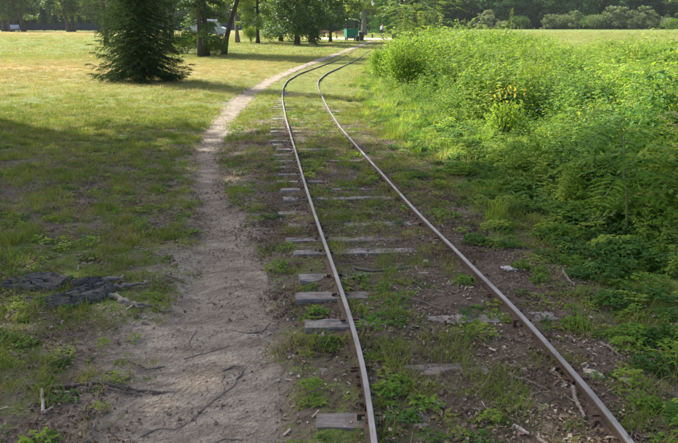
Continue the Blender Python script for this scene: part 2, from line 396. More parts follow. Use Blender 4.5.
M['rust'] = mat_simple('rusty_steel_mat', (.055, .036, .027), (.13, .08, .055), 30, .8, metal=.2, bump=.4, bdist=.003)

# ---------------------------------------------------------------- ground, path, road
def build_ground():
    nx, ny = 460, 560
    u = np.linspace(-1, 1, nx); xs = 2.2*np.sinh(7.0*u)
    u = np.linspace(-.62, 1, ny); ys = 4.5+2.6*np.sinh(6.7*u)
    X, Y = np.meshgrid(xs, ys); pf = path_f(X, Y); ts = track_side(X, Y)
    Z = gz(X, Y, pf, ts)
    V = np.stack([X, Y, Z], -1).reshape(-1, 3)
    i, j = np.meshgrid(np.arange(ny-1), np.arange(nx-1), indexing='ij')
    q = np.stack([i*nx+j, i*nx+j+1, (i+1)*nx+j+1, (i+1)*nx+j], -1).reshape(-1, 4)
    dP, iP, sP = near_line(X, Y, PCs); near_path = sstep(.45, -.15, dP-PWs[iP]+.35*(fbm(X*2.3, Y*2.3, 97)-.5))*sstep(.7, 1.2, np.abs(ts))
    me = mesh_np('ground', V, q, smooth_=True)
    for nm, a in (('dirt', dirt_f(X, Y, pf, ts)), ('straw', straw_f(X, Y)), ('trackzone', sstep(1.3+.5*(fbm(X*3, Y*3, 99)-.5), .55, np.abs(ts))*np.interp(Y, [0, 12, 20], [1, .8, .3])), ('pathzone', near_path)):
        at = me.attributes.new(nm, 'FLOAT', 'POINT'); at.data.foreach_set('value', np.asarray(a, np.float32).ravel())
    tag(link('ground', me, M['ground']), kind='structure')
def build_path():
    n = 40; t = np.gradient(PC, axis=0); t = unit(t); nn = np.c_[t[:, 1], -t[:, 0]]
    u = np.linspace(-1, 1, n); w = np.maximum(PW, .1)*1.06
    wl = w*(1+.28*(fbm(sp_*1.3, sp_*0+3, 71)-.5)); wr = w*(1+.28*(fbm(sp_*1.3, sp_*0+9, 81)-.5))
    W = np.where(u[None] < 0, wl[:, None]*u[None], wr[:, None]*u[None])
    X = PC[:, 0, None]+nn[:, 0, None]*W; Y = PC[:, 1, None]+nn[:, 1, None]*W
    e = np.abs(u)[None]+0*X
    lift = .014+.0013*np.clip(Y-6, 0, 30); Z = gz(X, Y)+lift-(.036+lift)*sstep(.72, 1.0, e)-(.09+.004*np.clip(Y, 0, 30))*sstep(.4, .95, e)*np.maximum(fbm(X*5, Y*5, 93, 4)-.47, 0)*2+.006*(fbm(X*11, Y*11, 91, 3)-.5)+.008*(fbm(X*3, Y*3, 95, 3)-.5)
    m = len(PC); V = np.stack([X, Y, Z], -1).reshape(-1, 3); i, j = np.meshgrid(np.arange(m-1), np.arange(n-1), indexing='ij')
    q = np.stack([i*n+j, i*n+j+1, (i+1)*n+j+1, (i+1)*n+j], -1).reshape(-1, 4)
    me = mesh_np('path', V, q, smooth_=True); a = me.attributes.new('edge', 'FLOAT', 'POINT')
    a.data.foreach_set('value', (e**1.3*np.interp(Y, [0, 8, 14], [.75, .6, .35])).astype(np.float32).ravel())
    tag(link('path', me, M['path']), kind='structure')
def build_road():
    a = unproject(330, 36.5); pts = [(-3, 97), (-1, 95), (2, 93), (7, 92), (12, 96), (18, 112), (22, 140)]
    P = resample(pts, 60); t = unit(np.gradient(P, axis=0)); nn = np.c_[t[:, 1], -t[:, 0]]; u = np.linspace(-1, 1, 7)
    w = 6.0*(1+.3*(fbm(np.arange(60)*.4, np.zeros(60), 15)-.5))
    X = P[:, 0, None]+nn[:, 0, None]*w[:, None]*u; Y = P[:, 1, None]+nn[:, 1, None]*w[:, None]*u
    Z = gz(X, Y)+.035-.09*(np.abs(u)[None]**4)
    V = np.stack([X, Y, Z], -1).reshape(-1, 3); i, j = np.meshgrid(np.arange(59), np.arange(6), indexing='ij')
    q = np.stack([i*7+j, (i+1)*7+j, (i+1)*7+j+1, i*7+j+1], -1).reshape(-1, 4)
    tag(link('sandy_road', mesh_np('sandy_road', V, q, smooth_=True), M['sand']), kind='structure')
build_ground(); build_path(); build_road()

# ---------------------------------------------------------------- railway track
def mat_rail():
    m, nt = nmat('rail_mat'); g = NT(nt); geo = g.n('ShaderNodeNewGeometry'); tc = g.n('ShaderNodeTexCoord')
    sep = g.n('ShaderNodeSeparateXYZ'); g.l(geo.outputs['Normal'], sep.inputs[0])
    wear = g.n('ShaderNodeAttribute', attribute_name='wear').outputs['Fac']
    n = g.noise(40, 5, tc.outputs['Object']); n2 = g.noise(3, 4, tc.outputs['Object'])
    rust = g.mix(n, (.05, .034, .026), (.13, .085, .06))
    st = g.mix(g.ramp(n2, [(.35, 0.0), (.65, 1.0)]), (.20, .19, .18), (.32, .31, .295))
    k = g.math('SUBTRACT', wear, g.math('MULTIPLY', g.math('SUBTRACT', n, .45), .6), True)
    b = g.n('ShaderNodeBsdfPrincipled'); g.l(g.mix(k, rust, st), b.inputs['Base Color']); g.l(g.math('MULTIPLY', k, .5), b.inputs['Metallic'])
    g.l(g.math('SUBTRACT', .85, g.math('MULTIPLY', k, .34)), b.inputs['Roughness']); g.l(g.bump(n, .3, .003), b.inputs['Normal'])
    g.out(b.outputs[0]); return m
M['rail'] = mat_rail()
def mat_sleeper():
    m, nt = nmat('sleeper_mat'); g = NT(nt); tc = g.n('ShaderNodeTexCoord'); oi = g.n('ShaderNodeObjectInfo')
    mp = g.n('ShaderNodeMapping'); mp.inputs['Scale'].default_value = (1.2, 16, 10); g.l(tc.outputs['Object'], mp.inputs[0])
    ad = g.n('ShaderNodeVectorMath', operation='ADD'); g.l(mp.outputs[0], ad.inputs[0]); cmb = g.n('ShaderNodeCombineXYZ'); g.l(g.math('MULTIPLY', oi.outputs['Random'], 50), cmb.inputs[0]); g.l(cmb.outputs[0], ad.inputs[1])
    n = g.noise(4, 6, ad.outputs[0], .7); f = g.noise(18, 4, ad.outputs[0], .7); mo = g.noise(6, 5, tc.outputs['Object'])
    c = g.mix(g.ramp(n, [(.3, 0.0), (.7, 1.0)]), (.24, .215, .19), (.50, .465, .42))
    c = g.mix(g.ramp(f, [(.3, .8), (.5, 0.0)]), c, (.09, .075, .06))
    c = g.mix(g.ramp(mo, [(.48, 0.0), (.62, .65)]), c, (.13, .10, .08))
    c = g.mix(g.math('MULTIPLY', oi.outputs['Random'], .35), c, (.20, .155, .12))
    b = g.n('ShaderNodeBsdfPrincipled'); g.l(c, b.inputs['Base Color']); b.inputs['Roughness'].default_value = .9; b.inputs['Specular IOR Level'].default_value = .2
    g.l(g.bump(g.math('ADD', n, f), .8, .01), b.inputs['Normal']); g.out(b.outputs[0]); return m
M['sleeper'] = mat_sleeper()
track = tag(empty('railway_track', (0, 0, 0)), 'worn narrow gauge railway track with weathered sleepers sunk into weedy earth', 'railway track')
prof = [(-.030, -.04), (-.030, -.004), (-.006, .004), (-.005, .040), (-.0125, .044), (-.0135, .055), (-.011, .060), (.011, .060), (.0135, .055), (.0125, .044), (.005, .040), (.006, .004), (.030, -.004), (.030, -.04)]
RAILZ = {}
def build_rail(line, seed):
    sl = np.r_[0, np.cumsum(np.linalg.norm(np.diff(line, axis=0), axis=1))]; n = int(sl[-1]/.12)
    P = np.c_[np.interp(np.linspace(0, sl[-1], n), sl, line[:, 0]), np.interp(np.linspace(0, sl[-1], n), sl, line[:, 1])]
    t = unit(np.gradient(P, axis=0)); nn = np.c_[t[:, 1], -t[:, 0]]
    z = gz(P[:, 0], P[:, 1]); kz = np.ones(25)/25
    z = base_z(P[:, 1])+.012*(fbm(P[:, 1]*.35, P[:, 1]*0+seed, 3)-.5)+.006-.030*sstep(26, 45, P[:, 1])
    pr_ = np.array(prof); m = len(pr_)
    V = np.zeros((n, m, 3)); V[..., 0] = P[:, 0, None]+nn[:, 0, None]*pr_[:, 0]; V[..., 1] = P[:, 1, None]+nn[:, 1, None]*pr_[:, 0]; V[..., 2] = z[:, None]+pr_[:, 1]
    i, j = np.meshgrid(np.arange(n-1), np.arange(m-1), indexing='ij')
    q = np.stack([i*m+j, (i+1)*m+j, (i+1)*m+j+1, i*m+j+1], -1).reshape(-1, 4)
    me = mesh_np('rail', V.reshape(-1, 3), q)
    a = me.attributes.new('wear', 'FLOAT', 'POINT'); wv = np.array([0, 0, 0, 0, .1, .75, 1, 1, .75, .1, 0, 0, 0, 0.]); a.data.foreach_set('value', np.tile(wv, n).astype(np.float32))
    o = link('rail', me, M['rail'], track); return P, z, o
PL, zL, oL = build_rail(Lc, 1); PR, zR, oR = build_rail(Rc, 2)
def fishplate(P, z, Y, side, rail_o):
    k = np.argmin(np.abs(P[:, 1]-Y)); t = P[k+1]-P[k-1]; a = math.atan2(t[1], t[0]); nrm = np.array([-math.sin(a), math.cos(a)])
    mb = MB(); c = P[k]+nrm*side*.014
    mb.box((c[0], c[1], z[k]+.022), (.34, .010, .030), a)
    o = link('fishplate', mb.mesh('fishplate'), M['rust'], rail_o)
    for s in (-.13, -.05, .05, .13):
        mb = MB(); b = c+np.array([math.cos(a), math.sin(a)])*s; b2 = b+nrm*side*.024
        mb.tube([(b[0], b[1], z[k]+.022), (b2[0], b2[1], z[k]+.022)], .009, 6)
        link('bolt', mb.mesh('bolt'), M['rust'], rail_o)
fishplate(PL, zL, 2.98, 1, oL); fishplate(PR, zR, 3.22, 1, oR); fishplate(PR, zR, 8.3, 1, oR); fishplate(PL, zL, 11.0, 1, oL)

# sleepers: first the rows that can be read off the photograph, then an even spacing
rows = [(443, 322), (419, 313), (368, 308), (328, 306), (299, 298), (277, 293), (256, 291.5), (240.5, 290), (226, 287), (213, 288), (201.5, 283), (191, 282), (182, 280), (174, 278.5), (167.6, 277), (161, 276)]
ends = [unproject(x, y) for y, x in rows]
ends[0] = ends[1]-(ends[2]-ends[1])*1.0
ys_ = [e[1] for e in ends]
print('sleeper Y', [round(float(y), 2) for y in ys_])
step = (ys_[-1]-ys_[3])/(len(ys_)-4)
ys_ = [ys_[0]-2*step, ys_[0]-step]+ys_+[ys_[-1]+step*(k+1) for k in range(64)]
def sleeper_mesh(seed, Lg, w=.125, h=.13):
    g = np.random.default_rng(seed); n = 26; xs = np.linspace(-Lg/2, Lg/2, n)
    ringy = np.array([-.5, -.5, -.47, -.25, 0, .25, .47, .5, .5]); ringz = np.array([-h, -.012, 0, 0, 0, 0, 0, -.012, -h])
    V = np.zeros((n, len(ringy), 3))
    for i, x in enumerate(xs):
        ww = w*(1+.08*(g.random()-.5)); e = 1 if 0 < i < n-1 else .97
        V[i, :, 0] = x+(g.random(len(ringy))-.5)*(.02 if i in (0, n-1) else .004); V[i, :, 1] = ringy*ww*e
        V[i, :, 2] = ringz+(g.random(len(ringy))-.5)*.006-(.014*(g.random(len(ringy)) < .12))
    m = len(ringy); i, j = np.meshgrid(np.arange(n-1), np.arange(m-1), indexing='ij')
    q = np.stack([i*m+j, (i+1)*m+j, (i+1)*m+j+1, i*m+j+1], -1).reshape(-1, 4)
    tr = []
    for a in (0, (n-1)*m):
        for k in range(1, m-1): tr.append([a, a+k, a+k+1] if a == 0 else [a, a+k+1, a+k])
    return mesh_np('sleeper', V.reshape(-1, 3), q, tr)
smesh = [sleeper_mesh(s, l) for s, l in enumerate((1.50, 1.55, 1.45, 1.52, 1.48))]
for k, y in enumerate(ys_):
    i = np.argmin(np.abs(PL[:, 1]-y)); p = PL[i]
    j = np.argmin(np.linalg.norm(PR-p, axis=1)); c = (p+PR[j])/2; d = PR[j]-p; a = math.atan2(d[1], d[0])+random.uniform(-.02, .02)
    me = smesh[k % 5]; o = link('sleeper', me, M['sleeper'], track)
    c = c+unit(d[None])[0]*random.uniform(-.035, .03)
    zz = base_z(c[1])+random.uniform(-.004, .012); o.location = (c[0]+(.05 if y < 3.6 else 0), c[1], zz+.004-(.012 if y < 3.6 else 0)-.022*sstep(14, 26, y)); o.rotation_euler = (random.uniform(-.04, .04), random.uniform(.014, .026), a)
    if y < 14:
        for P_, s in ((PL, -1), (PL, 1), (PR, -1), (PR, 1)):
            kk = np.argmin(np.abs(P_[:, 1]-y)); b = P_[kk]+unit(d[None])[0]*s*.045
            mb = MB(); mb.box((b[0], b[1]+random.uniform(-.04, .04), zz+.014), (.02, .02, .026), a); mb.box((b[0]-s*.008, b[1], zz+.030), (.032, .022, .010), a)
            sp = link('rail_spike', mb.mesh('rail_spike'), M['rust'], track)

# ---------------------------------------------------------------- geometry-node scatter (host mesh of points + unlinked plant models)
def scatter(name, protos, P, rot, scl, idx):
    col = bpy.data.collections.new(name+'_models')
    for me in protos: col.objects.link(bpy.data.objects.new(me.name, me))
    names = sorted(o.name for o in col.objects)
    order = {o.name: k for k, o in enumerate(sorted(col.objects, key=lambda o: o.name))}
    remap = np.array([order[o.name] for o in col.objects])
    me = bpy.data.meshes.new(name); me.vertices.add(len(P)); me.vertices.foreach_set('co', np.asarray(P, np.float32).ravel())
    a = me.attributes.new('rot', 'FLOAT_VECTOR', 'POINT'); a.data.foreach_set('vector', np.asarray(rot, np.float32).ravel())
    a = me.attributes.new('scl', 'FLOAT_VECTOR', 'POINT'); a.data.foreach_set('vector', np.asarray(scl, np.float32).ravel())
    a = me.attributes.new('idx', 'INT', 'POINT'); a.data.foreach_set('value', remap[np.asarray(idx, int)].astype(np.int32))
    o = link(name, me)
    ng = bpy.data.node_groups.new(name+'_scatter', 'GeometryNodeTree')
    ng.interface.new_socket('Geometry', in_out='INPUT', socket_type='NodeSocketGeometry'); ng.interface.new_socket('Geometry', in_out='OUTPUT', socket_type='NodeSocketGeometry')
    N = ng.nodes.new; gi = N('NodeGroupInput'); go = N('NodeGroupOutput'); mp = N('GeometryNodeMeshToPoints'); ip = N('GeometryNodeInstanceOnPoints')
    ci = N('GeometryNodeCollectionInfo'); ci.inputs['Collection'].default_value = col; ci.inputs['Separate Children'].default_value = True; ci.inputs['Reset Children'].default_value = True
    def attr(nm, ty):
        x = N('GeometryNodeInputNamedAttribute'); x.data_type = ty; x.inputs['Name'].default_value = nm; return x.outputs['Attribute']
    er = N('FunctionNodeEulerToRotation')
    L = ng.links.new
    L(gi.outputs[0], mp.inputs['Mesh']); L(mp.outputs[0], ip.inputs['Points']); L(ci.outputs[0], ip.inputs['Instance']); ip.inputs['Pick Instance'].default_value = True
    L(attr('idx', 'INT'), ip.inputs['Instance Index']); L(attr('rot', 'FLOAT_VECTOR'), er.inputs[0]); L(er.outputs[0], ip.inputs['Rotation']); L(attr('scl', 'FLOAT_VECTOR'), ip.inputs['Scale'])
    L(ip.outputs[0], go.inputs[0])
    md = o.modifiers.new('scatter', 'NODES'); md.node_group = ng
    return o
def pts_in_view(y0, y1, dens, margin=1.6, xl=None, xr=None, g=rng):
    """random ground points between two distances, inside the view cone plus a margin"""
    w = .5*y1+margin; a = -w if xl is None else max(xl, -w); b = w if xr is None else min(xr, w)
    n = int((y1-y0)*(b-a)*dens); x = g.uniform(a, b, n); y = g.uniform(y0, y1, n)
    k = np.abs(x) < .5*y+margin; return x[k], y[k]
def mk(mb, name, mat):
    me = mb.mesh(name); me.materials.append(mat); return me

# --- small plant models
def grass_patch(seed, n, rad, lmin, lmax, w, mat, lean=.3, name='grass_patch'):
    g = np.random.default_rng(seed); mb = MB(); r = rad*np.sqrt(g.random(n)); th = g.random(n)*6.283
    # clumped
    k = g.integers(0, max(3, n//14), n); cx = g.normal(size=(n//10+4, 2))*rad*.45; c = cx[k % len(cx)]
    P = np.c_[c[:, 0]+g.normal(size=n)*rad*.22, c[:, 1]+g.normal(size=n)*rad*.22, np.full(n, -.008)]
    L = g.uniform(lmin, lmax, n)*(1-.5*np.minimum(np.hypot(P[:, 0], P[:, 1])/rad/1.4, 1)); 
    blades(mb, P, g.random(n)*6.283, L, np.full(n, w)*g.uniform(.6, 1.2, n), g.uniform(0, lean*2, n), g.uniform(.05, .8, n))
    return mk(mb, name, mat)
def rosette(seed, mat, L=.09, W=.035, n=9, name='weed_rosette', up=.5):
    g = np.random.default_rng(seed); mb = MB(); a = np.arange(n)*2.4+g.random(n)*.5; el = g.uniform(.15, up, n)
    D = np.c_[np.cos(a)*np.cos(el), np.sin(a)*np.cos(el), np.sin(el)]; N = np.c_[-np.cos(a)*np.sin(el), -np.sin(a)*np.sin(el), np.cos(el)]
    P = np.c_[np.cos(a)*.008, np.sin(a)*.008, np.full(n, .0)]; leaves(mb, P, D, N, g.uniform(.5, 1.1, n)*L, g.uniform(.7, 1.1, n)*W, .15, .25)
    return mk(mb, name, mat)
def leafy_cover(seed, mat, n=60, rad=.16, h=.14, L=.05, W=.035, name='leafy_cover'):
    g = np.random.default_rng(seed); mb = MB(); th = g.random(n)*6.283; r = rad*np.sqrt(g.random(n)); z = h*g.uniform(.25, 1, n)*(1-.5*(r/rad)**2)
    P = np.c_[r*np.cos(th), r*np.sin(th), z]; a = g.random(n)*6.283
    for k in range(3):
        aa = a+(k-1)*1.15; D = np.c_[np.cos(aa), np.sin(aa), g.uniform(-.15, .25, n)]; N = np.c_[g.normal(size=(n, 2))*.25, np.ones(n)]
        leaves(mb, P, D, N, g.uniform(.7, 1.2, n)*L, g.uniform(.7, 1.1, n)*W, .12, .15)
    m = n//2; Pb = np.c_[P[:m, :2]*.6, np.full(m, -.01)]
    mid_ = P[:m]; d = mid_-Pb; S = np.cross(d, rdir(m, g)); S = unit(S)*.0015
    v = np.stack([Pb-S, Pb+S, mid_+S, mid_-S], 1).reshape(-1, 3); mb.add(v, np.arange(m*4).reshape(-1, 4))
    return mk(mb, name, mat)
def stem_poly(mb, P, r=.004): mb.tube(P, np.linspace(r, r*.4, len(P)), 4, cap=False)
def stem_curve(g, h, lean=.25, n=7, arch=0.0):
    a = g.random()*6.283; t = np.linspace(0, 1, n); l = lean*g.uniform(.3, 1)
    return np.c_[np.cos(a)*h*(l*t**2+arch*t**3), np.sin(a)*h*(l*t**2+arch*t**3), h*(t-arch*.45*t**3)-.02]
def tall_weed(seed, kind, mat, h=1.0, name='tall_weed', stems=4):
    """kind: nettle (opposite ovate), bramble (threes), willowherb (narrow), ash (feathered)"""
    g = np.random.default_rng(seed); mb = MB()
    for s in range(stems):
        hh = h*g.uniform(.6, 1.05); P = stem_curve(g, hh, .35, 9, .35 if kind in ('bramble', 'ash') else 0)
        P[:, :2] += g.normal(size=2)*.09; stem_poly(mb, P, .0035)
        T = np.linspace(0, 1, len(P)); sp = {'nettle': .07, 'bramble': .085, 'willowherb': .028, 'ash': .12}[kind]
        tt = np.arange(.12, 1.0, sp/hh); Q = np.c_[[np.interp(tt, T, P[:, i]) for i in range(3)]].T; n = len(tt)
        ta = unit(np.gradient(P, axis=0)); ang = np.arange(n)*(1.57 if kind == 'nettle' else 2.4)+g.random()*6
        if kind == 'nettle':
            for o_ in (0, math.pi):
                aa = ang+o_; sz = (.145*(1-.5*tt)+.01)*g.uniform(.8, 1.15, n); D = np.c_[np.cos(aa), np.sin(aa), g.uniform(-.25, .35, n)]
                leaves(mb, Q+D*.012, D, np.c_[g.normal(size=(n, 2))*.2, np.ones(n)], sz, sz*.58, .15, .28)
        elif kind == 'willowherb':
            aa = ang; sz = (.085*(1-.45*tt))*g.uniform(.7, 1.15, n); D = np.c_[np.cos(aa), np.sin(aa), g.uniform(.0, .8, n)]
            leaves(mb, Q, D, np.c_[-np.cos(aa)*.4, -np.sin(aa)*.4, np.ones(n)], sz, sz*.3, .15, .2)
            m = 26; hd = P[-1]+g.normal(size=(m, 3))*[.025, .025, .05]; leaves(mb, hd, rdir(m, g, .7), rdir(m, g), .022, .014)
        elif kind == 'bramble':
            aa = ang; pd = np.c_[np.cos(aa), np.sin(aa), g.uniform(.1, .7, n)]*.06
            for o_ in (-1.1, 0, 1.1):
                D = np.c_[np.cos(aa+o_), np.sin(aa+o_), g.uniform(-.25, .2, n)]; sz = g.uniform(.095, .145, n)*(1-.35*tt)*(1.15 if o_ == 0 else .85)
                leaves(mb, Q+pd, D, np.c_[g.normal(size=(n, 2))*.25, np.ones(n)], sz, sz*.68, .13, .2)
            v = np.stack([Q, Q+pd+[.002, 0, 0], Q+pd-[.002, 0, 0]], 1).reshape(-1, 3); mb.add(v, None, np.arange(n*3).reshape(-1, 3))
        else:
            for q, a_, t_ in zip(Q, ang, tt):
                feather(mb, q, a_, g.uniform(.1, .5), g.uniform(.22, .32)*(1-.3*t_), g)
    return mk(mb, name, mat)
def feather(mb, q, a, el, L, g, k=7, w=.36, size=None):
    """one pinnate leaf: a rib that bends down with leaflets in pairs and one at the end"""
    t = np.linspace(.18, 1, k); D = np.array([math.cos(a), math.sin(a), 0]); S = np.array([-math.sin(a), math.cos(a), 0])
    rib = q+D*(L*t)[:, None]+np.c_[0*t, 0*t, L*(math.tan(el)*t-.55*t*t)]
    sl = (size or L*.30)*np.sin(np.pi*(.25+.6*t))
    for s in (-1, 1):
        dd_ = D*.45+S*s+np.array([0, 0, -.12]); leaves(mb, rib[:-1], np.tile(dd_, (k-1, 1))+g.normal(size=(k-1, 3))*.08, np.tile([0, 0, 1.], (k-1, 1))+g.normal(size=(k-1, 3))*.15, sl[:-1], sl[:-1]*w, .1, .12)
    leaves(mb, rib[-1:], D[None]+[[0, 0, -.4]], np.array([[0, 0, 1.]]), sl[-1:]*1.1, sl[-1:]*w, .1, .1)
    Q = np.vstack([q, rib]); v = np.vstack([Q+S*.0018, Q-S*.0018]); m = len(Q); i = np.arange(m-1); mb.add(v, np.c_[i, i+1, m+i+1, m+i])

# --- litter models
def chip(seed):
    g = np.random.default_rng(seed); mb = MB(); L = .010+.035*g.random()**1.8; w = L*g.uniform(.18, .4); h = .004
    mb.box((0, 0, .003), (L, w, h), 0, g.uniform(.6, .95)); return mk(mb, 'wood_chip', M['litter'])
def dead_leaf(seed):
    g = np.random.default_rng(seed); mb = MB(); L = g.uniform(.02, .042)
    leaves(mb, np.array([[-L/2, 0, .002]]), np.array([[1., 0, .12]]), np.array([[0, 0, 1.]]), L, L*.6, g.uniform(.25, .5), .25)
    return mk(mb, 'dead_leaf', M['litter'])
def twiglet(seed):
    g = np.random.default_rng(seed); mb = MB(); L = g.uniform(.05, .12); n = 5; t = np.linspace(-.5, .5, n)
    mb.tube(np.c_[t*L, g.normal(size=n)*L*.05, .003+g.random(n)*.004], np.linspace(.0024, .0012, n), 4); return mk(mb, 'twiglet', M['litter'])
def pebble(seed):
    g = np.random.default_rng(seed); mb = MB(); r = g.uniform(.005, .012); th = np.arange(6)/6*6.283
    a = np.c_[np.cos(th)*r, np.sin(th)*r, np.zeros(6)]*g.uniform(.7, 1.2, (6, 1)); b = a*.62+[0, 0, r*.5]
    i = np.arange(6); mb.add(np.vstack([a, b, [[0, 0, r*.62]]]), np.c_[i, (i+1) % 6, 6+(i+1) % 6, 6+i], np.c_[6+i, 6+(i+1) % 6, np.full(6, 12)])
    return mk(mb, 'pebble', M['stone'])

# ---------------------------------------------------------------- trees
def clump_tree(seed, H, tr, crown_lo, rad, nleaf, leaf, mats, nlimb=22, shape='round', lean=(0, 0), droop=.15, clump=.5, low_skirt=0, kname='broadleaf_tree', open_=0.0):
    """trunk and limbs as tapered tubes, leaves gathered in clumps round the limb ends; returns (trunk mesh, crown mesh)"""
    g = np.random.default_rng(seed); tb = MB(); cb = MB()
    n = 12; t = np.linspace(0, 1, n); wob = np.cumsum(g.normal(size=(n, 2)), 0)*H*.006
    T = np.c_[lean[0]*t**1.3+wob[:, 0]*t, lean[1]*t**1.3+wob[:, 1]*t, H*.93*t-.15]
    r = tr*(1-.86*t)*(1+.55*np.exp(-t*H/.35)); tb.tube(T, r, 9, wob=.12, seed=seed)
    C_ = []; 
    for k in range(nlimb):
        f = (k+.5)/nlimb; z0 = crown_lo*.8+(H*.93-crown_lo*.8)*f**1.05; tt = min(max((z0+.15)/(H*.93), .02), .97)
        b = np.array([np.interp(tt, t, T[:, i]) for i in range(3)])
        if shape == 'round': L = rad*math.sin(math.pi*min(.16+.80*f, .97))**.7
        elif shape == 'cone': L = rad*(1-f)**.8+.15
        else: L = rad*(.65+.35*math.sin(math.pi*f))
        L *= g.uniform(.75, 1.12); a = k*2.4+g.random()*.8; el = g.uniform(.15, .8)*(1 if f > .3 else .4)
        m = 6; s = np.linspace(0, 1, m); D = np.array([math.cos(a), math.sin(a), 0])
        P = b+D*(L*s*math.cos(el))[:, None]+np.c_[0*s, 0*s, L*(math.sin(el)*s-droop*2*s*s)]
        P[1:] += g.normal(size=(m-1, 3))*L*.04
        tb.tube(P, tr*.36*(1-.5*f)*(1-.85*s)+.012, 5, cap=False)
        for q in range(5):
            ss = g.uniform(.35, 1.05); c = b+(P[-1]-b)*ss+g.normal(size=3)*L*.17*np.array([1, 1, .8])
            C_.append((c, rad*clump*g.uniform(.3, .62)*(1.1-.3*ss)))
            if q < 2:
                Pq = np.linspace(P[2+q], c, 4); tb.tube(Pq, np.linspace(tr*.12+.006, .004, 4), 4, cap=False)
    if low_skirt:
        for q in range(low_skirt):
            a = g.random()*6.283; rr = rad*g.uniform(.2, .85); C_.append((np.array([math.cos(a)*rr, math.sin(a)*rr, g.uniform(.3, crown_lo+1)]), rad*clump*g.uniform(.25, .5)))
    w = np.array([c[1]**2 for c in C_]); cnt = np.maximum((nleaf*w/w.sum()).astype(int), 5)
    for (c, rr), m in zip(C_, cnt):
        d = rdir(m, g); q = rr*(g.random(m)**.45); P = c+d*q[:, None]*[1, 1, .62]
        k = g.random(m) > open_; P = P[k]; d = d[k]; m = len(P)
        N = unit(d*.5+g.normal(size=(m, 3))*.55+[0, 0, .65]); D = unit(g.normal(size=(m, 3))*[1, 1, .5]+[0, 0, -.25])
        P[:, 2] = np.maximum(P[:, 2], .12)
        cards(cb, P, D, N, leaf*g.uniform(.6, 1.3, m), leaf*g.uniform(.4, .75, m))
    a = tb.mesh('trunk', True); a.materials.append(mats[0]); b = cb.mesh('crown'); b.materials.append(mats[1]); return a, b
def plant_tree(meshes, loc, rz, label, cat='tree', group=None, name='broadleaf_tree', sc=(1, 1, 1), crown='crown'):
    e = empty(name, loc, rz); e.scale = sc; tag(e, label, cat, group)
    link('trunk', meshes[0], None, e); link(crown, meshes[1], None, e); return e
def at_px(px, py, dz=0.0):
    p = unproject(px, py); return (float(p[0]), float(p[1]), zat(p[0], p[1])+dz)
def at_d(px, Y, dz=0.0):
    x = xat(px, Y); return (x, Y, zat(x, Y)+dz)

# --- spruce on the lawn
def build_spruce():
    g = np.random.default_rng(3); loc = at_px(143, 81.5); H = 10.0; tb = MB(); cb = MB()
    tb.tube([(0, 0, -.1), (0, 0, 2), (0, 0, 5), (.03, 0, H)], [.13, .11, .07, .01], 8, wob=.1)
    A = []; 
    nb = 520
    for k in range(nb):
        f = (k/nb)**1.15; z0 = .34+f*(H-.5); L = 1.64*(1-f)**.75*g.uniform(.78, 1.1)+.08; a = k*2.39996+g.normal()*.15
        rise = -.05+.55*f; sag = .34*(1-f)
        m = 9; s = np.linspace(0, 1, m); D = np.array([math.cos(a), math.sin(a), 0]); S = np.array([-D[1], D[0], 0])
        P = np.array([0, 0, z0])+D*(L*s)[:, None]+np.c_[0*s, 0*s, L*(rise*s-sag*np.sin(s*2.2)*s+.12*s**4)]
        P[:, 2] = np.maximum(P[:, 2], .15+.12*g.random())
        tb.tube(P, .016*(1-f*.6)*(1-.85*s)+.002, 4, cap=False)
        # side twigs hanging a little, each furred with needles
        nt = int(L/.042)+4
        for q in range(nt):
            u = g.uniform(.08, 1.0); b = np.array([np.interp(u, s, P[:, i]) for i in range(3)]); sd_ = (1, -1)[q % 2]
            tl = L*.34*(1-u*.72)*g.uniform(.6, 1.15)+.06; dr = unit((D*g.uniform(.5, 1.0)+S*sd_*g.uniform(.5, 1)+np.array([0, 0, -.22-.25*g.random()]))[None])[0]
            if u > .93: dr = unit((D+S*sd_*.25+np.array([0, 0, .05]))[None])[0]
            A.append((b, dr, tl))
    for b, dr, tl in A:
        m = max(3, int(tl/.020)); s = (np.arange(m)+.5)/m; P = b+dr*(tl*s)[:, None]+np.c_[0*s, 0*s, -.12*tl*s*s]
        side = unit(np.cross(np.tile(dr, (m, 1)), g.normal(size=(m, 3)))); D = unit(side*.75+dr*.75)
        cards(cb, P+D*.016, D, g.normal(size=(m, 3)), .06, .017)
    e = empty('spruce_tree', loc); tag(e, 'dark green spruce with boughs down to the ground standing alone on the sunny lawn', 'tree')
    link('trunk', mk(tb, 'trunk', M['bark']), None, e); link('needles', mk(cb, 'needles', M['needle']), None, e)
build_spruce()

# --- middle distance on the left
mt = clump_tree(21, 11, .19, 1.2, 1.75, 11000, .15, (M['bark'], M['tree']), 30, low_skirt=9, open_=.2)
plant_tree(mt, at_px(206.5, 56), 0, 'leafy tree with low light foliage between the spruce and the leaning trunk', sc=(1, 1, 1))
mt2 = clump_tree(22, 13, .15, 3.0, 1.8, 8000, .16, (M['bark'], M['tree']), 22)
plant_tree(mt2, at_px(200.5, 56.5), 1, 'thin dark trunk just left of the thicker one behind the spruce')
mt3 = clump_tree(23, 14, .17, 5.5, 2.6, 9000, .2, (M['bark'], M['tree']), 20, lean=(5.6, .6))
plant_tree(mt3, at_px(223, 55), 0, 'dark tree trunk leaning to the right in front of the parked van')
mt4 = clump_tree(24, 15, .21, 6.0, 3.2, 9000, .22, (M['bark'], M['tree']), 22)
plant_tree(mt4, at_px(172.5, 53), 2, 'straight dark trunk rising right behind the spruce top')
plant_tree(mt4, at_px(166.5, 52), 4, 'straight dark trunk beside its twin, left one of the two behind the spruce', sc=(.9, .9, 1))
plant_tree(mt4, at_px(107, 47), 5, 'dark trunk showing above the left shoulder of the spruce', sc=(.9, .9, 1))
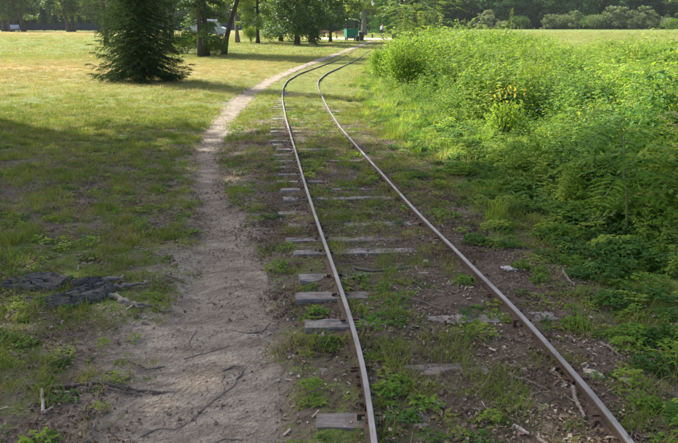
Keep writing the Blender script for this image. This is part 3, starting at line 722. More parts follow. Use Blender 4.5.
mt5 = clump_tree(25, 14, .2, 4.2, 3.0, 8000, .25, (M['bark_pale'], M['tree_light']), 20, lean=(-.6, 0))
plant_tree(mt5, at_px(237.5, 42.5), 0, 'pale brown tree trunk on the lawn right of the leaning trunk')
plant_tree(mt5, at_d(245, 118), 3, 'pale trunk standing before the dark blue fence right of the van')
mt6 = clump_tree(26, 12, .17, 2.2, 2.8, 10000, .22, (M['bark'], M['tree_light']), 24, open_=.1)
plant_tree(mt6, at_px(258, 43), 0, 'slim tree with bright green leaves left of the big leafy tree')
# low light bush at its foot
def bush_mesh(seed, rad, h, n, leaf, mat):
    g = np.random.default_rng(seed); tb = MB(); cb = MB()
    for k in range(14):
        a = g.random()*6.283; s = np.linspace(0, 1, 5); L = rad*g.uniform(.3, .8); P = np.c_[np.cos(a)*L*s, np.sin(a)*L*s, h*g.uniform(.6, .95)*s-.03]
        tb.tube(P, .014*(1-.8*s)+.002, 4, cap=False)
        m = n//14; c = P[-1]*[.85, .85, .75]; d = rdir(m, g); q = rad*.5*g.random(m)**.4; Q = c+d*q[:, None]*[1, 1, .9*h/rad*.8]
        Q[:, 2] = np.abs(Q[:, 2])+.02; leaves(cb, Q, rdir(m, g, -.2), unit(d+g.normal(size=(m, 3))*.5+[0, 0, .5]), leaf*g.uniform(.6, 1.3, m), leaf*.55, .15, .2)
    a = tb.mesh('stems'); a.materials.append(M['stem']); b = cb.mesh('foliage'); b.materials.append(mat); return a, b
def plant_bush(ms, loc, rz, label, group=None, sc=(1, 1, 1), cat='bush', name='bush'):
    e = empty(name, loc, rz); e.scale = sc; tag(e, label, cat, group); link('stems', ms[0], None, e); link('foliage', ms[1], None, e); return e
bl = bush_mesh(31, 1.3, 1.8, 4200, .11, M['tree_light'])
plant_bush(bl, at_px(251, 42), 0, 'pale green bush at the foot of the slim tree left of the big leafy tree')
plant_bush(bl, at_px(187, 54), 1, 'light green undergrowth bush between the spruce and the tree trunks', sc=(.9, .9, .8))
plant_bush(bl, at_px(215, 56), 2, 'light green undergrowth bush at the foot of the leaning trunk', sc=(.7, .7, .6))
big = clump_tree(27, 11, .24, 1.7, 3.1, 24000, .2, (M['bark'], M['tree']), 34, low_skirt=16, clump=.55)
plant_tree(big, at_px(297, 45.5), 0, 'big dense leafy tree with foliage hanging nearly to the grass left of the track')
plant_tree(big, at_px(281, 41.5), 2.5, 'dense leafy tree just behind and left of the biggest one by the track', sc=(.8, .8, 1))
md = clump_tree(28, 11, .24, 2.7, 2.6, 13000, .22, (M['bark'], M['tree']), 26, lean=(.9, 0))
plant_tree(md, at_px(312, 42), 0, 'tree with a slanting trunk between the big leafy tree and the slim dark trunk')
ms_ = clump_tree(29, 10, .15, 2.9, 2.9, 13000, .22, (M['bark'], M['tree']), 24, clump=.5)
plant_tree(ms_, at_px(330.5, 43), 0, 'slim dark trunk with wide leafy crown nearest left of the green cab')
mp_ = clump_tree(30, 16, .42, 4.5, 4.2, 9000, .4, (M['bark_pale'], M['tree_light']), 22)
plant_tree(mp_, at_d(364, 118), 0, 'tree with thick pale trunk behind the green cab')
mk_ = clump_tree(34, 12, .27, 2.9, 2.6, 9000, .25, (M['bark'], M['tree']), 22)
plant_tree(mk_, at_px(400, 40), 0, 'dark trunk rising from the weeds right of the cyclist')
# feathery young tree over the weeds, to the right of that trunk
def feather_tree(seed, H, n, L, mat, lean=.8, tr=.03, zlo=.3, spread=.25, size=None, name='young_ash_tree'):
    g = np.random.default_rng(seed); tb = MB(); cb = MB(); t = np.linspace(0, 1, 9)
    for sidx in range(3 if n > 40 else 1):
        a = g.random()*6.283; T = np.c_[np.cos(a)*lean*t**1.5, np.sin(a)*lean*t**1.5, H*t*(1 if sidx == 0 else g.uniform(.6, .9))-.05]
        tb.tube(T, tr*(1-.85*t)+.002, 6)
        for k in range(n//(3 if n > 40 else 1)):
            u = g.uniform(zlo, 1); b = np.array([np.interp(u, t, T[:, i]) for i in range(3)]); aa = k*2.4+g.random()
            br = spread*g.random(); b2 = b+np.array([math.cos(aa), math.sin(aa), .25])*br
            if br > .05: tb.tube([b, (b+b2)/2+[0, 0, .02], b2], [.006, .005, .002], 4, cap=False)
            feather(cb, b2, aa, g.uniform(.1, .5), L*g.uniform(.7, 1.15), g, 8, .36, size)
    a = tb.mesh('stem'); a.materials.append(M['brown_stem'] if name == 'brown' else M['stem']); b = cb.mesh('foliage'); b.materials.append(mat); return a, b
def plant_feather(ms, loc, rz, label, sc=(1, 1, 1), group=None):
    e = empty('young_ash_tree', loc, rz); e.scale = sc; tag(e, label, 'young tree', group); link('stem', ms[0], None, e); link('foliage', ms[1], None, e); return e
ft = feather_tree(41, 4.2, 260, .75, M['tree_light'], 1.6, .06, .35, 1.5)
plant_feather(ft, at_d(419, 46), 0, 'feathery pale green young tree over the weeds right of the dark trunk')

# --- far side on the left : trunks, cypress row, fence, wood
pale_car_Y = 160
far1 = clump_tree(51, 17, .50, 4.2, 5, 5200, .55, (M['bark'], M['tree']), 22)
far2 = clump_tree(52, 16, .42, 5.2, 4.6, 4800, .55, (M['bark'], M['tree']), 20, lean=(-3.2, 0))
far3 = clump_tree(53, 17, .42, 4.4, 5.2, 5200, .55, (M['bark'], M['tree_light']), 22, open_=.15)
for px, Y, ms, lab, rz in ((3.5, 165, far1, 'dark trunk at the left edge of the picture before the far cypress row', 0),
        (10.5, 168, far1, 'second dark trunk from the left edge on the far side of the field', 2),
        (23, 163, far2, 'trunk leaning left just right of the pale car on the far side of the field', 0),
        (68, 160, far2, 'far trunk leaning strongly left in front of the cypress row', .2),
        (72.5, 161, far3, 'upright far trunk beside the leaning one in front of the cypress row', 1),
        (99, 156, far3, 'far tree with light leaves just left of the spruce top', 3)):
    plant_tree(ms, at_d(px, Y), rz, lab)
def cone_tree(seed, H, rad, n, leaf, mat):
    g = np.random.default_rng(seed); tb = MB(); cb = MB(); tb.tube([(0, 0, -.1), (0, 0, H*.6), (0, 0, H*.95)], [.16, .09, .02], 7)
    f = g.random(n)**.85; rr = rad*(1-f)**.75*(.72+.28*np.sin(f*40+g.random(n)*1.5))*g.random(n)**.22; a = g.random(n)*6.283
    rr *= 1+.16*np.sin(a*5+f*9); P = np.c_[rr*np.cos(a), rr*np.sin(a), .15+f*(H-.2)]; D = np.c_[np.cos(a)*.35, np.sin(a)*.35, np.ones(n)]+g.normal(size=(n, 3))*.25
    cards(cb, P, D, np.c_[np.cos(a), np.sin(a), g.normal(size=n)*.4]+g.normal(size=(n, 3))*.35, leaf*g.uniform(.6, 1.3, n), leaf*.5)
    a_ = tb.mesh('trunk'); a_.materials.append(M['bark']); b = cb.mesh('foliage'); b.materials.append(mat); return a_, b
th = cone_tree(61, 6.6, 1.35, 5200, .3, M['thuja'])
cyp = [('dark cone shaped cypress right behind the pale car', 17), ('dark cypress left of the tallest one in the far row', 26), ('narrow dark cypress second left of the tallest in the far row', 33.5),
       ('tallest dark cone shaped cypress in the row beyond the field', 44), ('dark cypress right of the tallest one in the far row', 55), ('dark cypress behind the leaning far trunk', 63),
       ('dark cypress between the two far trunks and the spruce', 80), ('dark cypress farthest right in the far row, next to the spruce', 89)]
for i, (lab, px) in enumerate(cyp):
    e = plant_tree(th, at_d(px, 180), i, lab, 'cypress', 'cypresses behind the far fence', 'cypress_tree', (1, 1, (.9, .8, .95, 1.18, .9, .8, .85, .9)[i]), 'foliage')
M['fence'] = mat_simple('fence_mat', (.02, .036, .075), (.035, .058, .11), 2, .6, bump=.2)
def build_fence():
    e = empty('boundary_fence', (0, 0, 0)); tag(e, 'long dark blue fence along the far side of the field left of the track', 'fence')
    Yf = 172; x0, x1 = xat(-25, Yf), xat(268, Yf); n = int((x1-x0)/2.6)
    pm = MB(); pm.box((0, 0, .95), (2.48, .04, 1.5)); pm.box((0, -.03, .3), (2.48, .05, .09)); pm.box((0, -.03, 1.6), (2.48, .05, .09)); pm = mk(pm, 'panel', M['fence'])
    qm = MB(); qm.box((0, 0, .9), (.1, .1, 1.9)); qm.box((0, 0, 1.87), (.13, .13, .04)); qm = mk(qm, 'post', M['fence'])
    for k in range(n+1):
        x = x0+k*2.6; z = zat(x, Yf)
        o = link('post', qm, None, e); o.location = (x, Yf, z)
        if k < n: o = link('panel', pm, None, e); o.location = (x+1.3, Yf, z)
build_fence()

# woods: individual trees, meshes shared between alike ones
wd = [clump_tree(71, 15, .3, 1.2, 5.2, 5600, .62, (M['bark'], M['tree_dark']), 24, low_skirt=16, clump=.6), clump_tree(72, 18, .35, 1.5, 6, 6200, .66, (M['bark'], M['tree_dark']), 26, low_skirt=14, clump=.6),
      clump_tree(73, 14, .3, 1.0, 5, 5200, .6, (M['bark'], M['tree']), 24, low_skirt=16, clump=.6)]
cf = cone_tree(74, 14, 3.0, 6500, .5, M['tree_dark'])
will = [clump_tree(75, 6.0, .12, .5, 2.7, 3600, .34, (M['bark'], M['willow']), 16, low_skirt=10, clump=.6), bush_mesh(76, 2.6, 3.6, 1900, .36, M['willow']), bush_mesh(77, 2.8, 3.4, 2400, .36, M['tree'])]
gl = {}
ORD = 'first second third fourth fifth sixth seventh eighth ninth tenth eleventh twelfth thirteenth fourteenth fifteenth sixteenth seventeenth eighteenth nineteenth twentieth'.split()
ORD += ['twenty-'+o for o in ORD[:9]]+['thirtieth']
def woods_tree(px, Y, k, lab, grp, sc=1.0, rz=None):
    r_ = random.uniform(0, 6.28) if rz is None else rz
    ms = cf if k == 3 else wd[k]; s = sc*random.uniform(.9, 1.12)
    plant_tree(ms, at_d(px, Y), r_, lab, 'tree', grp, 'conifer_tree' if k == 3 else 'broadleaf_tree', (s, s, s), 'crown')
labR = 'dark tree in the hidden second row of the woods beyond the right field'
px = 424
i = 0
while px < 760:
    Y = random.uniform(222, 238); woods_tree(px, Y, random.choice([0, 1, 0, 1, 2]), ORD[i]+' tree from the left in the front row of the dark right woods', 'trees of the dark woods beyond the right field'); 
    woods_tree(px+8, Y+12, random.choice([0, 1]), labR, 'trees of the dark woods beyond the right field', 1.15); px += random.uniform(11, 16); i += 1
labL = 'green tree in the hidden back row of woods behind the far blue fence'
px = -60; i = 0
while px < 300:
    woods_tree(px, random.uniform(196, 212), random.choice([0, 2, 2, 1]), ORD[i]+' green tree from the left in the row right behind the far blue fence', 'trees of the woods behind the far fence'); woods_tree(px+9, random.uniform(222, 235), random.choice([1, 2, 0]), labL, 'trees of the woods behind the far fence', 1.2); px += random.uniform(15, 21); i += 1
labM = 'tree in the woods beyond the sandy road, behind the green cab and the cyclist'
for px, Y, k in ((304, 150, 2), (318, 165, 2), (336, 150, 0), (347, 175, 2), (356, 190, 0), (372, 185, 2), (388, 215, 2), (405, 210, 2), (415, 196, 2), (325, 205, 1), (345, 215, 1), (365, 222, 1), (385, 235, 1), (400, 240, 1), (418, 235, 1)):
    woods_tree(px, Y, k, labM, 'trees beyond the sandy road')
woods_tree(382, 128, 3, 'dark conifer right behind the cyclist', None, .72); woods_tree(390, 140, 3, 'dark conifer behind and right of the cyclist, deeper green than its neighbours', None, .6); woods_tree(375, 140, 3, 'dark conifer behind the lamp post left of the cyclist', None, .6)
wl = [(447, 216, 2), (470, 214, 2), (487, 208, 0), (501, 212, 1), (520, 213, 2), (548, 209, 0), (562, 211, 1), (574, 208, 0), (590, 212, 2), (598, 207, 1), (611, 207, 0), (621, 208, 0), (634, 210, 1), (643, 206, 0), (655, 207, 0), (667, 210, 1), (684, 208, 2), (700, 208, 0)]
lw = {0: 'shrubs before the right woods, tall and pale grey green', 1: 'shrubs before the right woods, low and pale grey green', 2: 'shrubs before the right woods, plain green'}
for q_, (px, Y, k) in enumerate(wl):
    s = random.uniform(.6, 1.2); plant_bush(will[k], at_d(px, Y), random.uniform(0, 6), ORD[q_]+' from the left among the '+lw[k], 'shrubs along the woods beyond the right field', (s*1.1, s, s*(1 if k else 1.0)))

def build_haze():
    mb = MB(); mb.box((0, 80, 14), (900, 520, 44)); m, nt = nmat('haze_mat'); pv = nt.nodes.new('ShaderNodeVolumePrincipled'); out = nt.nodes.new('ShaderNodeOutputMaterial')
    pv.inputs['Density'].default_value = HAZE; pv.inputs['Color'].default_value = (.92, .96, 1, 1); pv.inputs['Anisotropy'].default_value = .3
    nt.links.new(pv.outputs[0], out.inputs['Volume']); tag(link('haze', mb.mesh('haze'), m), kind='stuff')
HAZE = .00012
build_haze()
# tall trees outside the frame, ahead and left: they throw the shade that lies over the foreground
Lh = Vector((-math.sin(SUN_AZ), -math.cos(SUN_AZ))); cot = 1/math.tan(SUN_EL)
sh1 = clump_tree(81, 17, .22, 7.5, 3.3, 1450, .36, (M['bark'], M['tree']), 22, clump=.45)
sh3 = clump_tree(83, 17, .22, 7.5, 3.2, 650, .42, (M['bark'], M['tree']), 16, clump=.4)
sh2 = clump_tree(82, 25, .28, 15, 3.6, 2100, .36, (M['bark'], M['tree']), 26, clump=.52)
targets = [(-6.6, 9.8, 12, 1), (-6.8, 6.2, 12, 1), (-3.4, 7.6, 12, 3), (-2.9, 4.8, 12, 1), (-.6, 1.4, 12, 1), (1.4, 6.6, 20, 2), (3.4, 4.4, 20, 2), (-0.5, 6.3, 12, 1), (2.6, 2.2, 20, 2), (4.6, 3.0, 20, 2), (5.8, .2, 20, 2), (-10, 9, 12, 1), (-9.5, 12.6, 12, 1)]
for k, (sx, sy, Hc, kind) in enumerate(targets):
    x = sx-Lh.x*Hc*cot; y = sy-Lh.y*Hc*cot
    lim = -(.5*y*1.0+.6)
    print('shade tree', round(x, 1), round(y, 1), 'limit', round(lim, 1))
    plant_tree({1: sh1, 2: sh2, 3: sh3}[kind], (x, y, zat(x, y)), k*1.3, 'tall park tree just outside the picture on the left that shades the path', 'tree', 'park trees outside the left edge of the picture')

SY = np.array(ys_)
def off_ends(x, y, ts):
    d = np.min(np.abs(y[:, None]-SY[None, :]), 1); return ~((d < .11) & (ts < -.5) & (ts > -1.02) & (y < 14))
# ---------------------------------------------------------------- ground plants, litter
def place(name, label, cat, protos, x, y, keep, smin, smax, tilt=.15, dz=0.0, zs=(1, 1), weights=None, scl_field=None, idx=None):
    x, y = x[keep], y[keep]; n = len(x)
    if n == 0: return
    z = gz(x, y)+dz; s = rng.uniform(smin, smax, n)
    if scl_field is not None: s = s*scl_field[keep]
    rot = np.c_[rng.normal(size=n)*tilt, rng.normal(size=n)*tilt, rng.random(n)*6.283]
    if idx is None: idx = rng.choice(len(protos), n, p=weights)
    o = scatter(name, protos, np.c_[x, y, z], rot, np.c_[s, s, s*rng.uniform(*zs, n)], idx); tag(o, label, cat, None, 'stuff'); print(name, n)
    return o
gp_s = [grass_patch(s, 70, .11, .02, .065, .0032, M['grass']) for s in (1, 2, 3)]
gp_m = [grass_patch(s, 60, .12, .05, .13, .0036, M['grass'], .35) for s in (4, 5, 6)]
gp_l = [grass_patch(s, 60, .30, .04, .10, .008, M['lawn'], .4, 'lawn_patch') for s in (7, 8, 9)]
gp_y = [grass_patch(s, 50, .30, .04, .13, .008, M['straw'], .5, 'dry_patch') for s in (10, 11)]
gp_f = [grass_patch(s, 60, .9, .08, .2, .03, M['lawn'], .4, 'far_lawn_patch') for s in (12, 13)]
gp_fy = [grass_patch(s, 50, .9, .08, .25, .03, M['straw'], .4, 'far_dry_patch') for s in (14, 15)]
gp_t = [grass_patch(s, 70, .14, .16, .36, .006, M['weed'], .35, 'tall_grass') for s in (16, 17)]+[grass_patch(18, 60, .14, .16, .38, .006, M['weed_dull'], .35, 'tall_grass')]
ros = [rosette(s, M['grass'], .055, .02, 10) for s in (1, 2)]+[rosette(s, M['grass'], .045, .025, 10) for s in (3, 4)]+[leafy_cover(5, M['weed'], 18, .08, .05, .024, .02, 'small_leaves'), leafy_cover(6, M['weed_dark'], 16, .07, .04, .022, .019, 'small_leaves')]

# short grass, shade side and near
x, y = pts_in_view(1.6, 17, 60)
pf = path_f(x, y); ts = track_side(x, y); D = dirt_f(x, y, pf, ts); nz = fbm(x*3.3, y*3.3, 111); nb_ = fbm(x*.9, y*.9, 121)
gf = (1-D)*1.15+(nz-.5)*1.3
keep = off_ends(x, y, ts) & (gf > .40) & (pf < .35) & (x < low_edge(y)+.8) & (np.abs(np.abs(ts)-.525) > .06) & (rng.random(len(x)) < np.interp(np.abs(ts), [1.2, 2.2], [.55, .8]))
place('short_grass', 'short patchy grass growing between bare earth near the track and the path', 'grass', gp_s+gp_m, x, y, keep, .75, 1.5, .12, 0, (.8, 1.2), [.27, .27, .26, .07, .07, .06])
x, y = pts_in_view(1.6, 17, 32)
pf = path_f(x, y); ts = track_side(x, y); nz = fbm(x*1.1+80, y*1.1, 231)
keep = (pf < .3) & (ts < -.9) & (nz > .5)
place('dry_grass', 'dead straw coloured grass tufts in the shaded turf left of the path', 'grass', [grass_patch(19, 40, .12, .03, .09, .003, M['straw'], .6, 'dead_grass'), grass_patch(20, 40, .12, .02, .07, .003, M['straw'], .8, 'dead_grass')], x, y, keep, .7, 1.4, .15, 0, (.5, 1.0))
# small tufts within the bare zones
x, y = pts_in_view(1.6, 20, 26)
pf = path_f(x, y); ts = track_side(x, y); nz = fbm(x*1.6+30, y*1.6, 131)
keep = off_ends(x, y, ts) & (pf < .25) & (nz > np.where(np.abs(ts) < 1.4, .41, .45)) & (x < low_edge(y)+.5) & (np.abs(np.abs(ts)-.525) > .07)
place('grass_tufts', 'separate fresh green tufts between the sleepers and beside the rails', 'grass', gp_m+[gp_s[0]], x, y, keep, .7, 1.4, .15, 0, (.7, 1.2))
x, y = pts_in_view(1.6, 16, 95)
pf = path_f(x, y); ts = track_side(x, y); nz = fbm(x*2.0+60, y*2.0, 141)
keep = off_ends(x, y, ts) & (pf < .2) & (nz > .445) & (x < low_edge(y)+.5) & (np.abs(np.abs(ts)-.525) > .06)
place('small_weeds', 'small broad leaved weeds dotted over the shaded ground', 'weeds', ros, x, y, keep, .5, 1.2, .15)
# sunny lawn
x, y = pts_in_view(11, 48, 17)
pf = path_f(x, y); ts = track_side(x, y); D = dirt_f(x, y, pf, ts); nz = fbm(x*1.1, y*1.1, 151); S = straw_f(x, y)
lawn = (pf < .3) & (x < low_edge(y)+.6) & ((1-D)+(nz-.5)*1.0 > .42) & (rng.random(len(x)) < sstep(10.5, 15, y)) & ((np.abs(np.abs(ts)-.525) > .12) | ((rng.random(len(x)) < .4*sstep(26, 34, y))))
dry = rng.random(len(x)) < .04+.8*S
shrink = np.where(np.abs(ts) < 1.2, .7, 1.0)
place('lawn_grass', 'sunlit lawn grass left of and along the railway track', 'grass', gp_l, x, y, lawn & ~dry, .6, 1.2, .1, 0, (.7, 1.2), None, shrink)
place('dry_grass', 'straw coloured dry grass in the sunny lawn', 'grass', gp_y, x, y, lawn & dry, .6, 1.2, .1, 0, (.7, 1.3), None, shrink)
x, y = pts_in_view(44, 150, 1.25, 3)
pf = path_f(x, y); ts = track_side(x, y); S = straw_f(x, y); dry = rng.random(len(x)) < .12+.75*S
road = (y > 76) & (y < 112) & (np.abs(y-np.interp(x, [-22, -6, 2, 7, 12, 18], [104, 97, 93, 92, 96, 112])) < 6.5) & (x > -3) & (x < 18)
ok = (pf < .2) & ~road & (rng.random(len(x)) < np.interp(y, [44, 60, 150], [1, .8, .45]))
place('far_lawn_grass', 'far sunny meadow grass beyond the spruce and beyond the weeds', 'grass', gp_f, x, y, ok & ~dry, .6, 1.1, .1, 0, (.6, 1.1))
place('far_dry_grass', 'dry pale meadow grass in the far field', 'grass', gp_fy, x, y, ok & dry, .6, 1.1, .1, 0, (.6, 1.1))

# litter
lit = [chip(s) for s in range(5)]+[dead_leaf(s) for s in range(5)]+[twiglet(s) for s in range(3)]+[pebble(s) for s in range(2)]
lw_ = np.array([.10]*5+[.07]*5+[.025]*3+[.0375]*2); lw_ /= lw_.sum()
x, y = pts_in_view(1.6, 11, 750, .8)
pf = path_f(x, y); ts = track_side(x, y); nz = fbm(x*1.7, y*1.7, 161)
dens = np.where(np.abs(ts) < 1.5, .58, np.where(ts > 0, .6, .5))*(.25+1.4*sstep(.35, .7, nz))*np.where(pf > .4, .75, 1)*np.interp(y, [2, 6, 11], [1, .8, .45])
keep = (rng.random(len(x)) < dens*.8) & (x < low_edge(y)+.3) & (np.abs(np.abs(ts)-.525) > .03)
place('ground_litter', 'dead leaves, wood chips, twigs and small stones strewn over the bare earth', 'litter', lit, x, y, keep, .55, 1.25, .35, .003, (.8, 1.3), lw_)

def litter_mat(seed, n, rad):
    g = np.random.default_rng(seed); mb = MB(); r = rad*np.abs(g.normal(size=n)); th = g.random(n)*6.283; L = .005+.022*g.random(n)**1.8
    P = np.c_[r*np.cos(th), r*np.sin(th), .002+.007*g.random(n)]; D = np.c_[g.normal(size=(n, 2)), g.normal(size=n)*.25]; N = np.c_[g.normal(size=(n, 2))*.35, np.ones(n)]
    k = n*3//5; cards(mb, P[:k], D[:k], N[:k], L[:k], L[:k]*g.uniform(.3, .8, k)); leaves(mb, P[k:], D[k:], N[k:], L[k:]*1.2, L[k:]*.7, .4, .3)
    return mk(mb, 'litter_mat', M['litter_fine'])
lm = [litter_mat(s, 110, .16) for s in range(4)]
x, y = pts_in_view(1.6, 14, 75, .8)
pf = path_f(x, y); ts = track_side(x, y); nz = fbm(x*1.3, y*1.3, 163)
dens = np.where((np.abs(ts) < 1.6) | (ts > 0), .95, .6)*(.4+.9*sstep(.35, .65, nz))*np.where(pf > .5, .16, 1)*np.interp(y, [2, 8, 14], [1, .8, .4])
keep = (rng.random(len(x)) < dens) & (x < low_edge(y)+.5) & (np.abs(np.abs(ts)-.525) > .04)
place('leaf_litter', 'fine brown leaf and wood litter matting the bare earth along the track', 'litter', lm, x, y, keep, .7, 1.2, .06, .0, (.8, 1.5))

# weeds on the right
wp = [tall_weed(1, 'nettle', M['weed'], 1.0), tall_weed(2, 'nettle', M['weed_dark'], .95), tall_weed(3, 'bramble', M['weed'], .95), tall_weed(4, 'bramble', M['weed'], 1.1),
      tall_weed(5, 'willowherb', M['weed_dull'], 1.15), tall_weed(6, 'willowherb', M['weed'], 1.1), tall_weed(7, 'ash', M['weed'], .95, stems=3), tall_weed(8, 'bramble', M['weed_dull'], 1.0), tall_weed(9, 'willowherb', M['straw'], 1.1, stems=2)]
ww = np.array([.2, .08, .22, .2, .05, .05, .06, .1, .015]); ww /= ww.sum()
KO = [1, 1, 3, 0, 2, 3, 5, 0, 3, 2, 0, 7, 4, 2, 3]
def weeds(y0, y1, dens, name, label, sc=1.0):
    x, y = pts_in_view(y0, y1, dens, 2.2, xl=-1)
    e = tall_edge(y); d = x-e; nz = fbm(x*.55, y*.55, 171); fade = sstep(.0, 1.5, d+(nz-.5)*.9)
    lim = 60-10*sstep(.14, .34, x/y)+10*(fbm(x*.2, y*.2, 221)-.5); back = sstep(lim+2, lim-6, y)
    big = fbm(x*.28+50, y*.28, 201); pat = fbm(x*.7+9, y*.7, 211)
    h = (.35+.65*fade)*(.42+.75*nz+.55*np.clip((big-.45)*4, -.5, 1))*(1-sstep(.16, .36, x/y)*np.interp(y, [10, 22, 40], [0, .09, .34]))*np.interp(y, [3, 8, 20, 60], [.8, .95, 1.0, .95])
    keep = (d+(nz-.5)*.9 > 0) & (back > .05) & (rng.random(len(x)) < back)
    # kinds grow in patches
    sel = np.clip(((pat-.5)*2.6+.5)*len(KO)+rng.normal(size=len(x))*1.5, 0, len(KO)-1).astype(int); sel = np.array(KO)[sel]
    return place(name, label, 'weeds', wp, x, y, keep, .8*sc, 1.15*sc, .14, 0, (.85, 1.2), None, h, idx=sel[keep])
weeds(2.2, 13, 24, 'tall_weeds', 'dense tall weeds and brambles nearest right of the track')
weeds(13, 30, 13, 'tall_weeds', 'dense sunlit tall weeds in the middle of the right side', 1.1)
weeds(30, 64, 6, 'tall_weeds', 'far sunlit tall weeds reaching to the open field', 1.25)
cov = [leafy_cover(s, M['weed'], 60, .17, .15, .048, .032) for s in (1, 2)]+[leafy_cover(s, M['weed_dark'], 60, .17, .13, .05, .035) for s in (3, 4)]+[leafy_cover(7, M['weed'], 45, .14, .08, .03, .026)]
x, y = pts_in_view(1.8, 30, 36, 2, xl=-.5)
d = x-low_edge(y); nz = fbm(x*1.2, y*1.2, 181); keep = (d+(nz-.5)*1.7 > -.2) & (x < tall_edge(y)+2.6) & (rng.random(len(x)) < .8) & (track_side(x, y) > .72)
place('leafy_ground_cover', 'low leafy ground cover between the right rail and the tall weeds', 'weeds', cov, x, y, keep, .6, 1.15, .12, 0, (.6, 1.3), None, np.clip(.6+.5*d, .5, 1.2))
x, y = pts_in_view(1.8, 46, 9, 2, xl=-.5)
d = x-low_edge(y); nz = fbm(x*.8, y*.8, 191); keep = (d+(nz-.5)*1.0 > -.15) & (x < tall_edge(y)+1.6) & (nz > np.interp(y, [2, 8, 14], [.52, .47, .32])) & (track_side(x, y) > .75)
place('long_grass', 'long fresh grass along the edge of the weeds', 'grass', gp_t, x, y, keep, .6, 1.2, .12, 0, (.7, 1.2), None, np.interp(y, [2, 5, 9], [.5, .6, 1]))

# individual plants among the weeds
db = bush_mesh(91, .85, 1.45, 5200, .075, M['weed']); dbd = bush_mesh(92, .75, 1.2, 4200, .075, M['weed_dark'])
plant_bush(db, at_px(405, 92), 0, 'rounded bright green bush standing out at the left rim of the weeds')
plant_bush(dbd, at_px(411, 84), 1, 'darker green bush behind the rounded bright one at the rim of the weeds', sc=(.8, .8, 1.1))
plant_bush(db, at_px(381, 79), 2, 'low bush at the left rim of the weeds beside the bend in the rails', sc=(.55, .55, .75))
plant_bush(db, at_px(455, 66), 2, 'leafy bush in the far part of the weeds below the dark woods', sc=(.9, .9, .85))
plant_bush(db, at_px(436, 60), 4, 'tall leafy bush in the far weeds right of the feathery young tree', sc=(1.1, 1.1, 1.2))
for px_, py_, m_, s_, l_ in ((470, 58, 1, (.7, .7, 1.0), 'dark green bush on the skyline of the weeds below the first pale shrub'), (520, 62, 0, (.8, .8, .95), 'bright bush high in the weeds right of the far dark green one'),
        (570, 84, 1, (.7, .7, .7), 'dark green bush in the middle of the sunlit weeds'), (630, 80, 0, (.8, .8, .75), 'bright rounded bush high in the weeds near the right edge'), (535, 112, 0, (.55, .55, .75), 'bright bush in the weeds right of the yellowing shrub'),
        (590, 130, 1, (.6, .6, .7), 'dark bush in the weeds above the ash seedlings'), (470, 112, 1, (.5, .5, .7), 'dark bush in the weeds left of the yellowing shrub'), (655, 108, 1, (.7, .7, .7), 'dark bush in the weeds close to the right edge')):
    plant_bush((db, dbd)[m_], at_px(px_, py_), px_, l_, sc=s_)
yb = bush_mesh(93, .32, .5, 700, .06, M['weed']); yb2 = bush_mesh(94, .30, .3, 46, .055, M['yellow'])
p = at_px(503, 140)
e = plant_bush(yb, (p[0], p[1], p[2]), 0, 'small plant with orange yellow top leaves among the sunlit weeds', sc=(1.05, 1.05, 1.35), name='yellowing_shrub', cat='shrub')
o = link('yellow_leaves', yb2[1], None, e); o.location = (0, 0, .36)
sap = [feather_tree(42, 1.0, 26, .42, M['weed'], .25, .010, .2, .12), feather_tree(43, .85, 22, .38, M['weed'], .3, .009, .15, .1), feather_tree(44, 1.9, 20, .4, M['weed'], .03, .014, .75, .12, name='brown')]
plant_feather(sap[0], at_px(627, 236), 3.2, 'ash seedling with bright feathered leaves at the shaded edge of the weeds', (1.1, 1.1, 1))
plant_feather(sap[0], at_px(600, 208), 2, 'feathered ash seedling left of the brightest one', (1, 1, .9))
plant_feather(sap[1], at_px(655, 215), 1, 'feathered ash seedling between the brightest one and the brown stem', (1.1, 1.1, 1))
plant_feather(sap[1], at_px(560, 178), 3, 'small feathered ash seedling farthest left in the weeds')
plant_feather(sap[1], at_px(640, 172), 4, 'feathered ash seedling higher up behind the brightest one', (1.1, 1.1, 1.1))
plant_feather(sap[2], at_px(676.3, 200), 2.6, 'young ash with a bare reddish brown stem at the right edge of the picture')

# ---------------------------------------------------------------- far things: van, car, cab, cyclist, lamp post, bins, bench
def pm_(name, c0, rough=.4, metal=0, spec=.5):
    return mat_simple(name, tuple(v*.9 for v in c0), c0, 3, rough, metal, 0, spec=spec)
M['white_paint'] = pm_('white_paint_mat', (.42, .46, .52), .5); M['glass'] = pm_('dark_glass_mat', (.03, .04, .05), .08); M['rubber'] = pm_('rubber_mat', (.025, .025, .025), .8)
M['silver'] = pm_('pale_blue_paint_mat', (.28, .38, .48), .5); M['green_paint'] = pm_('green_paint_mat', (.012, .20, .13), .5); M['dark_metal'] = pm_('dark_metal_mat', (.03, .035, .04), .5)
M['roofm'] = pm_('pale_roof_mat', (.62, .66, .52), .6); M['lamp_red'] = pm_('red_lens_mat', (.5, .03, .02), .3); M['lamp_clear'] = pm_('clear_lens_mat', (.75, .75, .7), .2)
M['timber'] = mat_simple('timber_mat', (.22, .12, .07), (.40, .25, .16), 6, .8); M['steel'] = pm_('bright_metal_mat', (.5, .5, .5), .3, .8)
